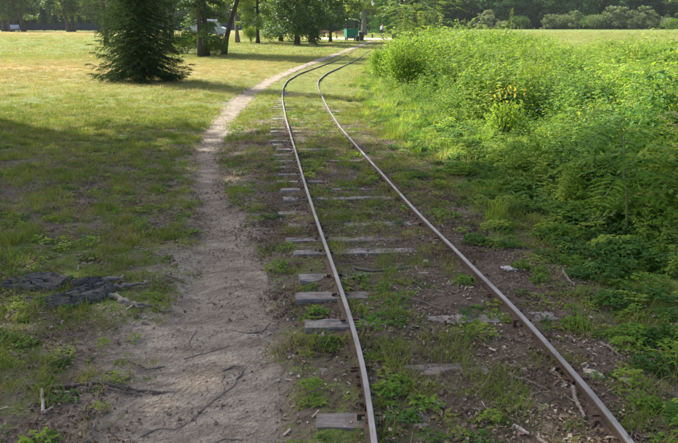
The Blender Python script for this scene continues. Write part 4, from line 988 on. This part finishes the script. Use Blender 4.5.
def extrude(mb, prof_, w, y0=0, inset=.0):
    """side profile (x, z) pulled through the width with a slightly narrower rim"""
    P = np.array(prof_, float); n = len(P); c = P.mean(0); rim = c+(P-c)*(1-inset)
    ys_ = [y0-w/2, y0-w/2+.12, y0+w/2-.12, y0+w/2]; V = []
    for k, yy in enumerate(ys_):
        q = rim if k in (0, 3) else P; V.append(np.c_[q[:, 0], np.full(n, yy), q[:, 1]])
    V = np.vstack(V); i = np.arange(n); Q = np.vstack([np.c_[k*n+i, (k+1)*n+i, (k+1)*n+(i+1) % n, k*n+(i+1) % n] for k in range(3)])
    V = np.vstack([V, [[c[0], ys_[0], c[1]], [c[0], ys_[3], c[1]]]]); T = np.vstack([np.c_[i, (i+1) % n, np.full(n, 4*n)], np.c_[3*n+(i+1) % n, 3*n+i, np.full(n, 4*n+1)]])
    mb.add(V, Q, T)
def wheel(parent, x, y, r, w=.2):
    mb = MB(); t = np.linspace(0, 2*math.pi, 25)[:-1]; prof2 = [(r*.62, -w/2), (r*.95, -w/2), (r, -w*.3), (r, w*.3), (r*.95, w/2), (r*.62, w/2)]
    V = np.array([[[a*math.cos(s), b, a*math.sin(s)] for a, b in prof2] for s in t]).reshape(-1, 3); m = len(prof2); i, j = np.meshgrid(np.arange(24), np.arange(m-1), indexing='ij')
    mb.add(V, np.stack([i*m+j, i*m+j+1, ((i+1) % 24)*m+j+1, ((i+1) % 24)*m+j], -1).reshape(-1, 4))
    o = link('wheel', mk(mb, 'wheel', M['rubber']), None, parent); o.location = (x, y, r)
    mb = MB(); s = 1 if y > 0 else -1; mb.tube([(0, -w*.32, 0), (0, w*.32, 0)], [r*.62, r*.62], 16); link('rim', mk(mb, 'rim', M['steel']), None, o)
def build_vehicle(name, loc, rz, prof_, w, wins, paint, label, cat, wx, wr):
    e = empty(name, loc, rz); tag(e, label, cat); mb = MB(); extrude(mb, prof_, w, 0, .03); link('body', mk(mb, 'body', paint), None, e)
    for s in (-1, 1):
        for q in wins:
            mb = MB(); q = np.array(q, float); c = q.mean(0); n = len(q); V = np.vstack([np.c_[q[:, 0], np.full(n, s*(w/2-.02)), q[:, 1]], np.c_[q[:, 0], np.full(n, s*(w/2+.008)), q[:, 1]]])
            i = np.arange(n); mb.add(V, np.vstack([np.c_[i, (i+1) % n, n+(i+1) % n, n+i], [[n, n+1, n+2, n+3]]])); link('side_window', mk(mb, 'side_window', M['glass']), None, e)
        for x_ in wx: wheel(e, x_, s*(w/2-.1), wr)
        mb = MB(); fx = max(p[0] for p in prof_); mb.box((fx-.04, s*(w/2-.3), .72), (.10, .3, .16)); link('headlight', mk(mb, 'headlight', M['lamp_clear']), None, e)
        mb = MB(); bx = min(p[0] for p in prof_); mb.box((bx+.02, s*(w/2-.15), .9), (.06, .12, .4)); link('tail_light', mk(mb, 'tail_light', M['lamp_red']), None, e)
        mb = MB(); mb.box((fx-.95 if cat == 'van' else fx-1.3, s*(w/2+.08), 1.1 if cat == 'van' else .98), (.1, .16, .18)); link('wing_mirror', mk(mb, 'wing_mirror', M['dark_metal']), None, e)
    for xb in (max(p[0] for p in prof_)+.03, min(p[0] for p in prof_)-.03):
        mb = MB(); mb.box((xb, 0, .45), (.14, w*.94, .22)); link('bumper', mk(mb, 'bumper', M['dark_metal']), None, e)
    return e
Yv = 108
van = build_vehicle('parked_van', at_d(209, Yv), R(-4), [(-2.45, .35), (-2.5, 1.2), (-2.38, 2.2), (-2.2, 2.35), (.9, 2.35), (1.15, 2.25), (1.85, 1.35), (2.4, 1.1), (2.52, .8), (2.5, .35)], 1.95,
    [[(.25, 1.35), (1.5, 1.35), (1.02, 2.05), (.25, 2.05)], [(-.95, 1.35), (.1, 1.35), (.1, 2.05), (-.95, 2.05)]], M['white_paint'], 'white van parked beyond the trees left of the track, its sloping bonnet to the right', 'van', (-1.55, 1.55), .34)
mb = MB(); mb.add([[1.17, -.8, 2.22], [1.87, -.85, 1.36], [1.87, .85, 1.36], [1.17, .8, 2.22], [1.14, -.8, 2.19], [1.83, -.85, 1.33], [1.83, .85, 1.33], [1.14, .8, 2.19]], [[0, 1, 2, 3], [0, 4, 5, 1], [1, 5, 6, 2], [2, 6, 7, 3], [3, 7, 4, 0]])
link('windscreen', mk(mb, 'windscreen', M['glass']), None, van)
build_vehicle('parked_car', at_d(14.2, 158), R(113), [(-2.1, .3), (-2.15, .85), (-1.75, 1.0), (-1.25, 1.42), (.35, 1.45), (1.05, 1.0), (1.95, .85), (2.1, .6), (2.1, .3)], 1.75,
    [[(-1.35, 1.02), (-.35, 1.02), (-.35, 1.36), (-1.08, 1.36)], [(-.25, 1.02), (.8, 1.02), (.3, 1.37), (-.25, 1.37)]], M['silver'], 'pale blue car parked between the trunks at the far left of the field', 'car', (-1.3, 1.3), .32)

# green cab at the end of the track
def build_cab():
    Yc = 82; e = empty('railway_cab', at_d(351, Yc), R(8)); tag(e, 'small green open sided cab with pale curved roof at the far track end', 'railway cab')
    mb = MB(); mb.box((0, 0, .82), (1.25, 2.0, .86)); mb.box((0, 0, 1.27), (1.31, 2.06, .05)); mb.box((0, 0, .38), (1.15, 1.9, .1)); link('body', mk(mb, 'body', M['green_paint']), None, e)
    mb = MB(); mb.box((0, -1.01, .95), (.5, .03, .5)); link('front_panel', mk(mb, 'front_panel', M['green_paint']), None, e)
    for sx in (-1, 1):
        for sy in (-1, 0, 1):
            mb = MB(); mb.box((sx*.56, sy*.94, 1.72), (.13, .13, .88)); link('post', mk(mb, 'post', M['dark_metal']), None, e)
    mb = MB(); mb.box((.12, -.94, 1.7), (.11, .07, .82)); link('post', mk(mb, 'post', M['dark_metal']), None, e)
    mb = MB(); t = np.linspace(-1, 1, 13); top = np.c_[t*.78, 2.40-.26*t*t]; V = []
    for yy in (-1.18, 1.18):
        for dz in (0, -.06): V.append(np.c_[top[:, 0], np.full(13, yy), top[:, 1]+dz])
    V = np.vstack(V); i = np.arange(12); mb.add(V, np.vstack([np.c_[i, i+1, 26+i+1, 26+i], np.c_[13+i, 39+i, 39+i+1, 13+i+1], np.c_[i, 13+i, 13+i+1, i+1], np.c_[26+i, 26+i+1, 39+i+1, 39+i], [[0, 26, 39, 13], [12, 25, 51, 38]]]))
    link('roof', mk(mb, 'roof', M['roofm']), None, e)
    for sx in (-1, 1):
        for sy in (-.6, .6):
            mb = MB(); mb.tube([(sx*.46, sy, .24), (sx*.56, sy, .24)], [.24, .24], 14); link('wheel', mk(mb, 'wheel', M['dark_metal']), None, e)
    mb = MB(); mb.box((0, -1.1, .35), (1.3, .1, .16)); link('buffer_beam', mk(mb, 'buffer_beam', M['timber']), None, e)
build_cab()

# skin-modifier figure
def skin_body(name, nodes, edges, mat, parent, sub=2):
    me = bpy.data.meshes.new(name); me.from_pydata([n_[0] for n_ in nodes], edges, []); me.update(); o = link(name, me, mat, parent)
    md = o.modifiers.new('skin', 'SKIN')
    for k, n_ in enumerate(nodes):
        r = n_[1]; r = (r, r) if not isinstance(r, tuple) else r
        me.skin_vertices[0].data[k].radius = r; me.skin_vertices[0].data[k].use_root = (k == 0)
    s = o.modifiers.new('subdivision', 'SUBSURF'); s.levels = sub; s.render_levels = sub; return o
M['skin'] = pm_('skin_mat', (.55, .34, .25), .6); M['shirt'] = mat_simple('shirt_mat', (.42, .50, .66), (.55, .62, .76), 9, .9, bump=.2); M['trousers'] = mat_simple('trousers_mat', (.05, .05, .07), (.09, .09, .12), 9, .9, bump=.2)
M['hair'] = mat_simple('hair_mat', (.05, .035, .025), (.10, .07, .05), 20, .8)
def build_cyclist():
    loc = at_d(382.5, 89); lx, ly, lz = loc; lz += .05
    b = empty('bicycle', (lx, ly, lz), R(75)); tag(b, 'dark bicycle ridden along the sandy road beyond the end of the track', 'bicycle')
    for x_ in (-.52, .52):
        mb = MB(); t = np.linspace(0, 2*math.pi, 29); mb.tube(np.c_[np.cos(t)*.33, 0*t, np.sin(t)*.33], .02, 6, cap=False); o = link('wheel', mk(mb, 'wheel', M['rubber']), None, b); o.location = (x_, 0, .34)
        mb = MB()
        for a in np.arange(12)/12*2*math.pi: mb.tube([(0, 0, 0), (math.cos(a)*.32, 0, math.sin(a)*.32)], .002, 3, cap=False)
        link('spokes', mk(mb, 'spokes', M['steel']), None, o)
    mb = MB(); F = {'bb': (-.08, 0, .3), 'st': (-.22, 0, .82), 'hd': (.34, 0, .82), 'hb': (.38, 0, .68), 'ra': (-.52, 0, .34), 'fa': (.52, 0, .34)}
    for a, c in (('bb', 'st'), ('st', 'hd'), ('bb', 'hb'), ('hd', 'hb'), ('hb', 'fa'), ('bb', 'ra'), ('st', 'ra')): mb.tube([F[a], F[c]], .017, 6)
    link('frame', mk(mb, 'frame', M['dark_metal']), None, b)
    mb = MB(); mb.tube([(.34, 0, .82), (.32, 0, 1.0)], .013, 6); mb.tube([(.22, -.28, 1.0), (.34, -.12, 1.02), (.34, .12, 1.02), (.22, .28, 1.0)], .012, 6); link('handlebar', mk(mb, 'handlebar', M['dark_metal']), None, b)
    mb = MB(); mb.tube([(-.36, 0, .93), (-.24, 0, .94), (-.10, 0, .93)], [.075, .06, .02], 8); mb.tube([(-.22, 0, .8), (-.24, 0, .92)], .013, 6); link('saddle', mk(mb, 'saddle', M['rubber']), None, b)
    mb = MB(); mb.tube([(-.08, -.07, .3), (.05, -.09, .2), (.05, -.17, .2)], .01, 5); mb.tube([(-.08, .07, .3), (-.2, .09, .4), (-.2, .17, .4)], .01, 5); mb.box((.05, -.16, .19), (.1, .09, .02)); mb.box((-.2, .16, .39), (.1, .09, .02)); link('pedals', mk(mb, 'pedals', M['rubber']), None, b)
    p = empty('person', (lx, ly, lz), R(75)); tag(p, 'person in light blue shirt and dark trousers riding the bicycle on the sandy road', 'person')
    nd = [((-.25, 0, 1.02), (.15, .11)), ((-.18, 0, 1.2), (.14, .10)), ((-.06, 0, 1.42), (.17, .11)), ((-.01, 0, 1.52), (.07, .07)), ((.03, 0, 1.60), (.055, .055)), ((.06, 0, 1.70), (.085, .095)), ((.06, 0, 1.80), (.08, .09)), ((.055, 0, 1.86), .05)]
    ed = [(0, 1), (1, 2), (2, 3), (3, 4), (4, 5), (5, 6), (6, 7)]
    for s, kx, kz, fx, fz in ((-1, .22, .72, .04, .26), (1, .12, .86, -.2, .46)):
        n0 = len(nd); nd += [((-.22, s*.1, .97), .095), ((kx, s*.12, kz), .062), ((fx-.04, s*.15, fz+.04), .042), ((fx+.13, s*.16, fz-.02), (.035, .045))]; ed += [(0, n0), (n0, n0+1), (n0+1, n0+2), (n0+2, n0+3)]
        n0 = len(nd); nd += [((-.04, s*.2, 1.43), .062), ((.05, s*.27, 1.2), .045), ((.23, s*.27, 1.07), .033), ((.28, s*.265, 1.03), (.04, .025))]; ed += [(2, n0), (n0, n0+1), (n0+1, n0+2), (n0+2, n0+3)]
    o = skin_body('body', nd, ed, M['skin'], p)
    sh = [(n_[0], tuple(v*1.13+.006 for v in (n_[1] if isinstance(n_[1], tuple) else (n_[1], n_[1])))) for n_ in (nd[0], nd[1], nd[2], nd[3], nd[12], nd[13], nd[20], nd[21])]
    skin_body('shirt', sh, [(0, 1), (1, 2), (2, 3), (2, 4), (4, 5), (2, 6), (6, 7)], M['shirt'], p)
    tr = [(n_[0], tuple(v*1.13+.006 for v in (n_[1] if isinstance(n_[1], tuple) else (n_[1], n_[1])))) for n_ in (nd[0], nd[8], nd[9], nd[10], nd[16], nd[17], nd[18])]
    skin_body('trousers', tr, [(0, 1), (1, 2), (2, 3), (0, 4), (4, 5), (5, 6)], M['trousers'], p)
    mb = MB(); g = np.random.default_rng(1); u, v = np.meshgrid(np.linspace(0, 2*math.pi, 15)[:-1], np.linspace(.0, 1.75, 6)); 
    V = np.stack([.05+np.cos(u)*np.sin(v)*.108-.012, np.sin(u)*np.sin(v)*.098, 1.78+np.cos(v)*.125], -1).reshape(-1, 3); i, j = np.meshgrid(np.arange(5), np.arange(14), indexing='ij')
    mb.add(V, np.stack([i*14+j, (i+1)*14+j, (i+1)*14+(j+1) % 14, i*14+(j+1) % 14], -1).reshape(-1, 4)); link('hair', mk(mb, 'hair', M['hair']), None, p)
build_cyclist()
def build_lamp(px, Y, lab):
    e = empty('lamp_post', at_d(px, Y)); tag(e, lab, 'lamp post')
    mb = MB(); mb.tube([(0, 0, -.1), (0, 0, .5), (0, 0, .55), (0, 0, 4.1)], [.11, .11, .06, .045], 10); link('pole', mk(mb, 'pole', M['dark_metal']), None, e)
    mb = MB(); mb.tube([(0, 0, 4.1), (0, 0, 4.2), (0, 0, 4.5)], [.08, .13, .17], 10); link('lantern', mk(mb, 'lantern', M['lamp_clear']), None, e)
    mb = MB(); mb.tube([(0, 0, 4.5), (0, 0, 4.56), (0, 0, 4.7)], [.22, .2, .03], 10); link('cap', mk(mb, 'cap', M['dark_metal']), None, e)
build_lamp(372.5, 98, 'slender dark lamp post by the sandy road between the green cab and the cyclist')
def build_bin(px, Y, lab, s=1.0):
    e = empty('litter_bin', at_d(px, Y)); e.scale = (s, s, s); tag(e, lab, 'litter bin')
    mb = MB(); mb.tube([(0, 0, .12), (0, 0, .2), (0, 0, .85)], [.26, .28, .33], 14); link('drum', mk(mb, 'drum', M['dark_metal']), None, e)
    mb = MB(); mb.tube([(0, 0, .85), (0, 0, .92), (0, 0, .98)], [.36, .36, .2], 14); link('lid', mk(mb, 'lid', M['rubber']), None, e)
    mb = MB(); mb.box((0, 0, .07), (.5, .12, .14)); mb.box((0, 0, .05), (.12, .5, .1)); link('foot', mk(mb, 'foot', M['dark_metal']), None, e)
build_bin(361.5, 84, 'dark round litter bin close right of the green cab'); build_bin(394.5, 88, 'dark round litter bin on the sandy road right of the cyclist', 1.0); build_bin(357.5, 79.5, 'small brown litter bin at the front corner of the green cab', .6)
def build_bench(px, Y, rz, lab):
    e = empty('park_bench', at_d(px, Y), rz); tag(e, lab, 'bench')
    for k in range(4):
        mb = MB(); mb.box((0, -.2+k*.13, .46), (1.7, .11, .04)); link('seat_slat', mk(mb, 'seat_slat', M['timber']), None, e)
    for k in range(3):
        mb = MB(); mb.box((0, .30+k*.03, .62+k*.14), (1.7, .03, .11)); link('back_slat', mk(mb, 'back_slat', M['timber']), None, e)
    for s in (-.65, .65):
        mb = MB(); mb.box((s, -.16, .22), (.07, .07, .44)); mb.box((s, .25, .22), (.07, .07, .44)); mb.box((s, .04, .42), (.06, .5, .04)); mb.tube([(s, .26, .42), (s, .35, .98)], .03, 6); link('leg', mk(mb, 'leg', M['dark_metal']), None, e)
build_bench(342, 92, R(12), 'brown wooden bench left of the green cab'); build_bench(323, 96, R(-10), 'brown wooden bench seen between the slanting and the slim dark trunk')

# ---------------------------------------------------------------- dead wood, stones on the ground
def px_line(pts, dz):
    out = []
    for a, b in pts:
        p = unproject(a, b); out.append((p[0], p[1], zat(p[0], p[1])+dz))
    return np.array(out)
def stick(name, pts, r0, r1, lab, mat='twig', cat='stick', dz=.012, forks=(), arch=.0):
    P = px_line(pts, dz); c = P.mean(0); n = 14; s = np.r_[0, np.cumsum(np.linalg.norm(np.diff(P, axis=0), axis=1))]; t = np.linspace(0, s[-1], n)
    Q = np.c_[[np.interp(t, s, P[:, i]) for i in range(3)]].T; g = np.random.default_rng(int(pts[0][0])); Q[1:-1, :2] += g.normal(size=(n-2, 2))*r0*.28
    Q[:, 2] += np.sin(np.linspace(0, math.pi, n))*arch
    e = empty(name, tuple(c)); tag(e, lab, cat); mb = MB(); mb.tube(Q-c, np.linspace(r0, r1, n), 7, wob=.2, seed=3); link('shaft', mk(mb, 'shaft', M[mat]), None, e)
    for f, pf_, rr in forks:
        i = int(f*(n-1)); E = px_line([pf_], dz)[0]; B = np.linspace(Q[i], E, 5); B[1:-1] += g.normal(size=(3, 3))*rr*.6; mb = MB(); mb.tube(B-c, np.linspace(rr, rr*.4, 5), 6, wob=.3); link('fork', mk(mb, 'fork', M[mat]), None, e)
    return e
stick('fallen_branch', [(46, 381), (75, 377), (97, 374), (135, 376), (177, 377)], .010, .004, 'long thin dark branch lying across the grass towards the path', forks=((.35, (88, 383), .005), (.6, (140, 381), .005)))
stick('fallen_branch', [(78, 380), (105, 380), (141, 379.5)], .007, .004, 'shorter dark branch lying against the long thin one')
stick('pale_stick', [(41.5, 383), (42, 404)], .009, .008, 'short pale barked stick pointing towards the viewer in the left grass', 'pale_wood')
stick('pale_stick', [(43, 405), (53, 398)], .006, .004, 'thin pale splinter at the near end of the short pale stick', 'pale_wood')
stick('pale_stick', [(54, 384), (69, 384.5)], .007, .005, 'pale bit of bark just below the long thin dark branch', 'pale_wood')
stick('tree_root', [(193, 407), (196, 402), (212, 390), (230, 379), (236, 373)], .008, .006, 'thin bent root running across the shaded path', dz=.014, forks=((.2, (175, 418), .006), (.15, (198, 424), .006), (.75, (222, 361), .007)))
stick('tree_root', [(222, 361), (232, 358.5), (241, 360), (242, 366), (236, 371)], .006, .005, 'hooked end of root curling on the path above the bent one', dz=.016, arch=.012)
stick('tree_root', [(206, 292), (220, 294), (240, 297)], .010, .004, 'dark stub of root in the middle of the path', dz=.008)
stick('twig_on_path', [(150, 377), (178, 377)], .005, .003, 'thin twig at the left rim of the path beside the long branch')
stick('twig_on_path', [(183, 345), (205, 341), (230, 336)], .006, .003, 'thin dark twig across the path above the hooked root')
stick('twig_on_path', [(238, 410), (251, 407)], .006, .004, 'short dark twig on the right half of the path')
stick('twig_on_path', [(165, 270), (185, 274)], .009, .004, 'dark twig at the upper left edge of the shaded path')
for pts_, r_, l_ in (([(150, 300), (163, 305), (172, 303)], .007, 'small dark root at the left rim of the path level with the grey stump roots'), ([(232, 322), (246, 326), (262, 324), (270, 318)], .007, 'thin root arc on the right side of the path above the white pebble'),
        ([(196, 318), (188, 330), (192, 342)], .006, 'thin root running down the middle of the path above the twig'), ([(128, 352), (146, 356), (165, 352)], .007, 'dark twig on the path edge above the long thin branch'),
        ([(208, 434), (222, 428), (243, 430)], .006, 'thin dark twig on the path at the bottom of the picture'), ([(140, 420), (158, 412), (176, 414), (188, 408)], .007, 'thin root joining the bent root from the left'),
        ([(204, 372), (208, 381), (200, 388)], .006, 'short curved root left of the hooked root end'), ([(228, 286), (246, 280), (258, 282)], .006, 'thin dark root beside the dark stub in the middle of the path')):
    stick('tree_root', pts_, r_, r_*.45, l_, dz=.014)
stick('dead_branch', [(572, 392), (577, 405), (585, 419)], .012, .007, 'forked grey branch lying against the inner side of the right rail', 'dead_wood', forks=((.1, (567, 394), .006),))
stick('dead_branch', [(508, 376), (525, 384), (547, 392)], .007, .004, 'thin brown branch between the sleepers near the right rail')
stick('dead_branch', [(563, 274), (566, 281), (574, 289)], .010, .005, 'pale stick on the bare earth right of the right rail', 'dead_wood')
stick('dead_branch', [(600, 346), (612, 352), (622, 358)], .009, .004, 'grey stick outside the right rail above the pale stones', 'dead_wood')
stick('dead_branch', [(431, 403), (438, 408), (444, 411)], .009, .006, 'short pale stick between the two nearest sleepers', 'pale_wood')
stick('dead_branch', [(514, 428), (529, 436)], .010, .007, 'short pale grey stick at the lower right between the rails', 'pale_wood')
stick('dead_branch', [(352, 269), (372, 272), (392, 271), (410, 268)], .012, .006, 'dark branch lying along a sleeper between the rails', forks=((.7, (405, 262), .006),))
stick('dead_branch', [(400, 302), (425, 306), (441, 312)], .007, .004, 'thin dark stick across the bare earth between the rails')
def stone(px, py, r, lab, mat='stone', flat=.5):
    g = np.random.default_rng(int(px)); p = unproject(px, py); mb = MB(); u = np.arange(10)/10*6.283
    rings = [(-.3, .8), (.1, 1.), (.4, .8), (.58, .4)]; V = []; k = 1+.22*g.normal(size=10)
    for z_, rr in rings: V.append(np.c_[np.cos(u)*r*rr*k, np.sin(u)*r*rr*k*.75, np.full(10, z_*r*flat*1.6)+g.normal(size=10)*r*.04])
    V = np.vstack(V+[[[0, 0, r*flat]]]); i, j = np.meshgrid(np.arange(3), np.arange(10), indexing='ij')
    mb.add(V, np.stack([i*10+j, i*10+(j+1) % 10, (i+1)*10+(j+1) % 10, (i+1)*10+j], -1).reshape(-1, 4), [[30+k_, 30+(k_+1) % 10, 40] for k_ in range(10)])
    o = link('stone', mk(mb, 'stone', M[mat]), None); o.location = (p[0], p[1], zat(p[0], p[1])); o.rotation_euler = (0, 0, g.random()*6); tag(o, lab, 'stone')
stone(227, 310, .022, 'small dark stone in the middle of the shaded path', 'rust'); stone(508, 271, .06, 'grey stone on the bare earth right of the right rail', 'stone', .3)
stone(591, 377, .05, 'pale whitish stone just outside the right rail', 'pale_wood', .35); stone(599, 380, .035, 'smaller pale stone beside the whitish one outside the right rail', 'pale_wood', .4); stone(625, 384, .04, 'pale stone at the end of the sleeper outside the right rail', 'stone', .4)
stone(264, 353, .012, 'tiny white pebble at the right edge of the path', 'pale_wood'); stone(347, 296, .02, 'small white pebble beside the left rail', 'pale_wood')
stone(217, 309, .012, 'tiny pale pebble left of the dark stone on the path', 'stone'); stone(120, 208, .03, 'small bluish grey stone in the left grass', 'stone'); stone(426, 262, .03, 'pale pebble between the rails among weeds', 'stone')

# low weathered stump with roots
def build_stump():
    e0 = px_line([(70, 300)], 0)[0]; e = empty('tree_stump', tuple(e0)); tag(e, 'low weathered grey stump split in two slabs with roots reaching towards the path', 'tree stump')
    def slab(spine, ws, h, seed, tilt=0):
        P = px_line(spine, 0)-e0; n, m = 60, 26; q = np.linspace(0, 1, n); k = np.linspace(0, 1, len(P)); S = np.c_[[np.interp(q, k, P[:, i_]) for i_ in range(2)]].T
        t = unit(np.gradient(S, axis=0)); nn = np.c_[-t[:, 1], t[:, 0]]; w = np.interp(q, np.linspace(0, 1, len(ws)), ws)*(1+.35*(fbm(q*14, q*0+seed, 3)-.5)); v = np.linspace(-1, 1, m)
        X = S[:, 0, None]+nn[:, 0, None]*w[:, None]*v; Y = S[:, 1, None]+nn[:, 1, None]*w[:, None]*v
        grain = fbm(q[:, None]*2.5+0*v, v[None]*w[:, None]*60+0*q[:, None], seed+4, 4); crack = np.abs(fbm(q[:, None]*3+seed, v[None]*3.2+2*q[:, None], seed+9, 3)-.5)
        Z = h*(1-np.abs(v)[None]**7)*(.75+.5*fbm(q*4, q*0+seed, 5))[:, None]+(grain-.5)*.05-.05*sstep(.035, .0, crack)+tilt*v[None]
        Z[:, 0] = Z[:, -1] = -.06; Z[0] = Z[-1] = -.06
        V = np.stack([X, Y, Z], -1).reshape(-1, 3); i_, j_ = np.meshgrid(np.arange(n-1), np.arange(m-1), indexing='ij'); mb = MB()
        mb.add(V, np.stack([i_*m+j_, i_*m+j_+1, (i_+1)*m+j_+1, (i_+1)*m+j_], -1).reshape(-1, 4)[:, ::-1]); me = mb.mesh('slab', False); me.materials.append(M['dark_dead']); link('slab', me, None, e)
    slab([(5, 293), (22, 288), (45, 285), (66, 287)], (.06, .13, .15, .10), .06, 1, .01)
    slab([(22, 304), (45, 304), (70, 300), (96, 292), (112, 287)], (.03, .10, .11, .10, .04), .045, 2, .012)
    slab([(72, 289), (88, 286), (104, 284)], (.03, .06, .03), .055, 3)
    for pts, r0, r1, dz in (([(96, 291), (110, 292), (126, 297), (142, 303)], .03, .008, .015), ([(90, 286), (105, 282), (118, 281), (124, 276)], .022, .008, .04), ([(104, 287), (118, 285), (136, 282), (150, 281)], .02, .006, .03), ([(118, 296), (136, 300), (158, 300)], .02, .006, .01)):
        P = px_line(pts, dz)-e0; n = 12; t = np.linspace(0, 1, n); s = np.linspace(0, 1, len(P)); Q = np.c_[[np.interp(t, s, P[:, i]) for i in range(3)]].T
        g = np.random.default_rng(int(pts[-1][0])); Q[1:] += g.normal(size=(n-1, 3))*.006; mb = MB(); mb.tube(Q, np.linspace(r0, r1, n), 8, wob=.4, seed=5); me = mb.mesh('root', True); me.materials.append(M['dead_wood']); link('root', me, None, e)
M['dark_dead'] = mat_simple('weathered_stump_mat', (.055, .047, .04), (.19, .17, .15), 5, .9, stretch=(1, 7, 3), bump=1.0, bdist=.03)
build_stump()
print('objects', len(bpy.data.objects), 'tris', sum(len(m.loops)-2*len(m.polygons) for m in bpy.data.meshes))
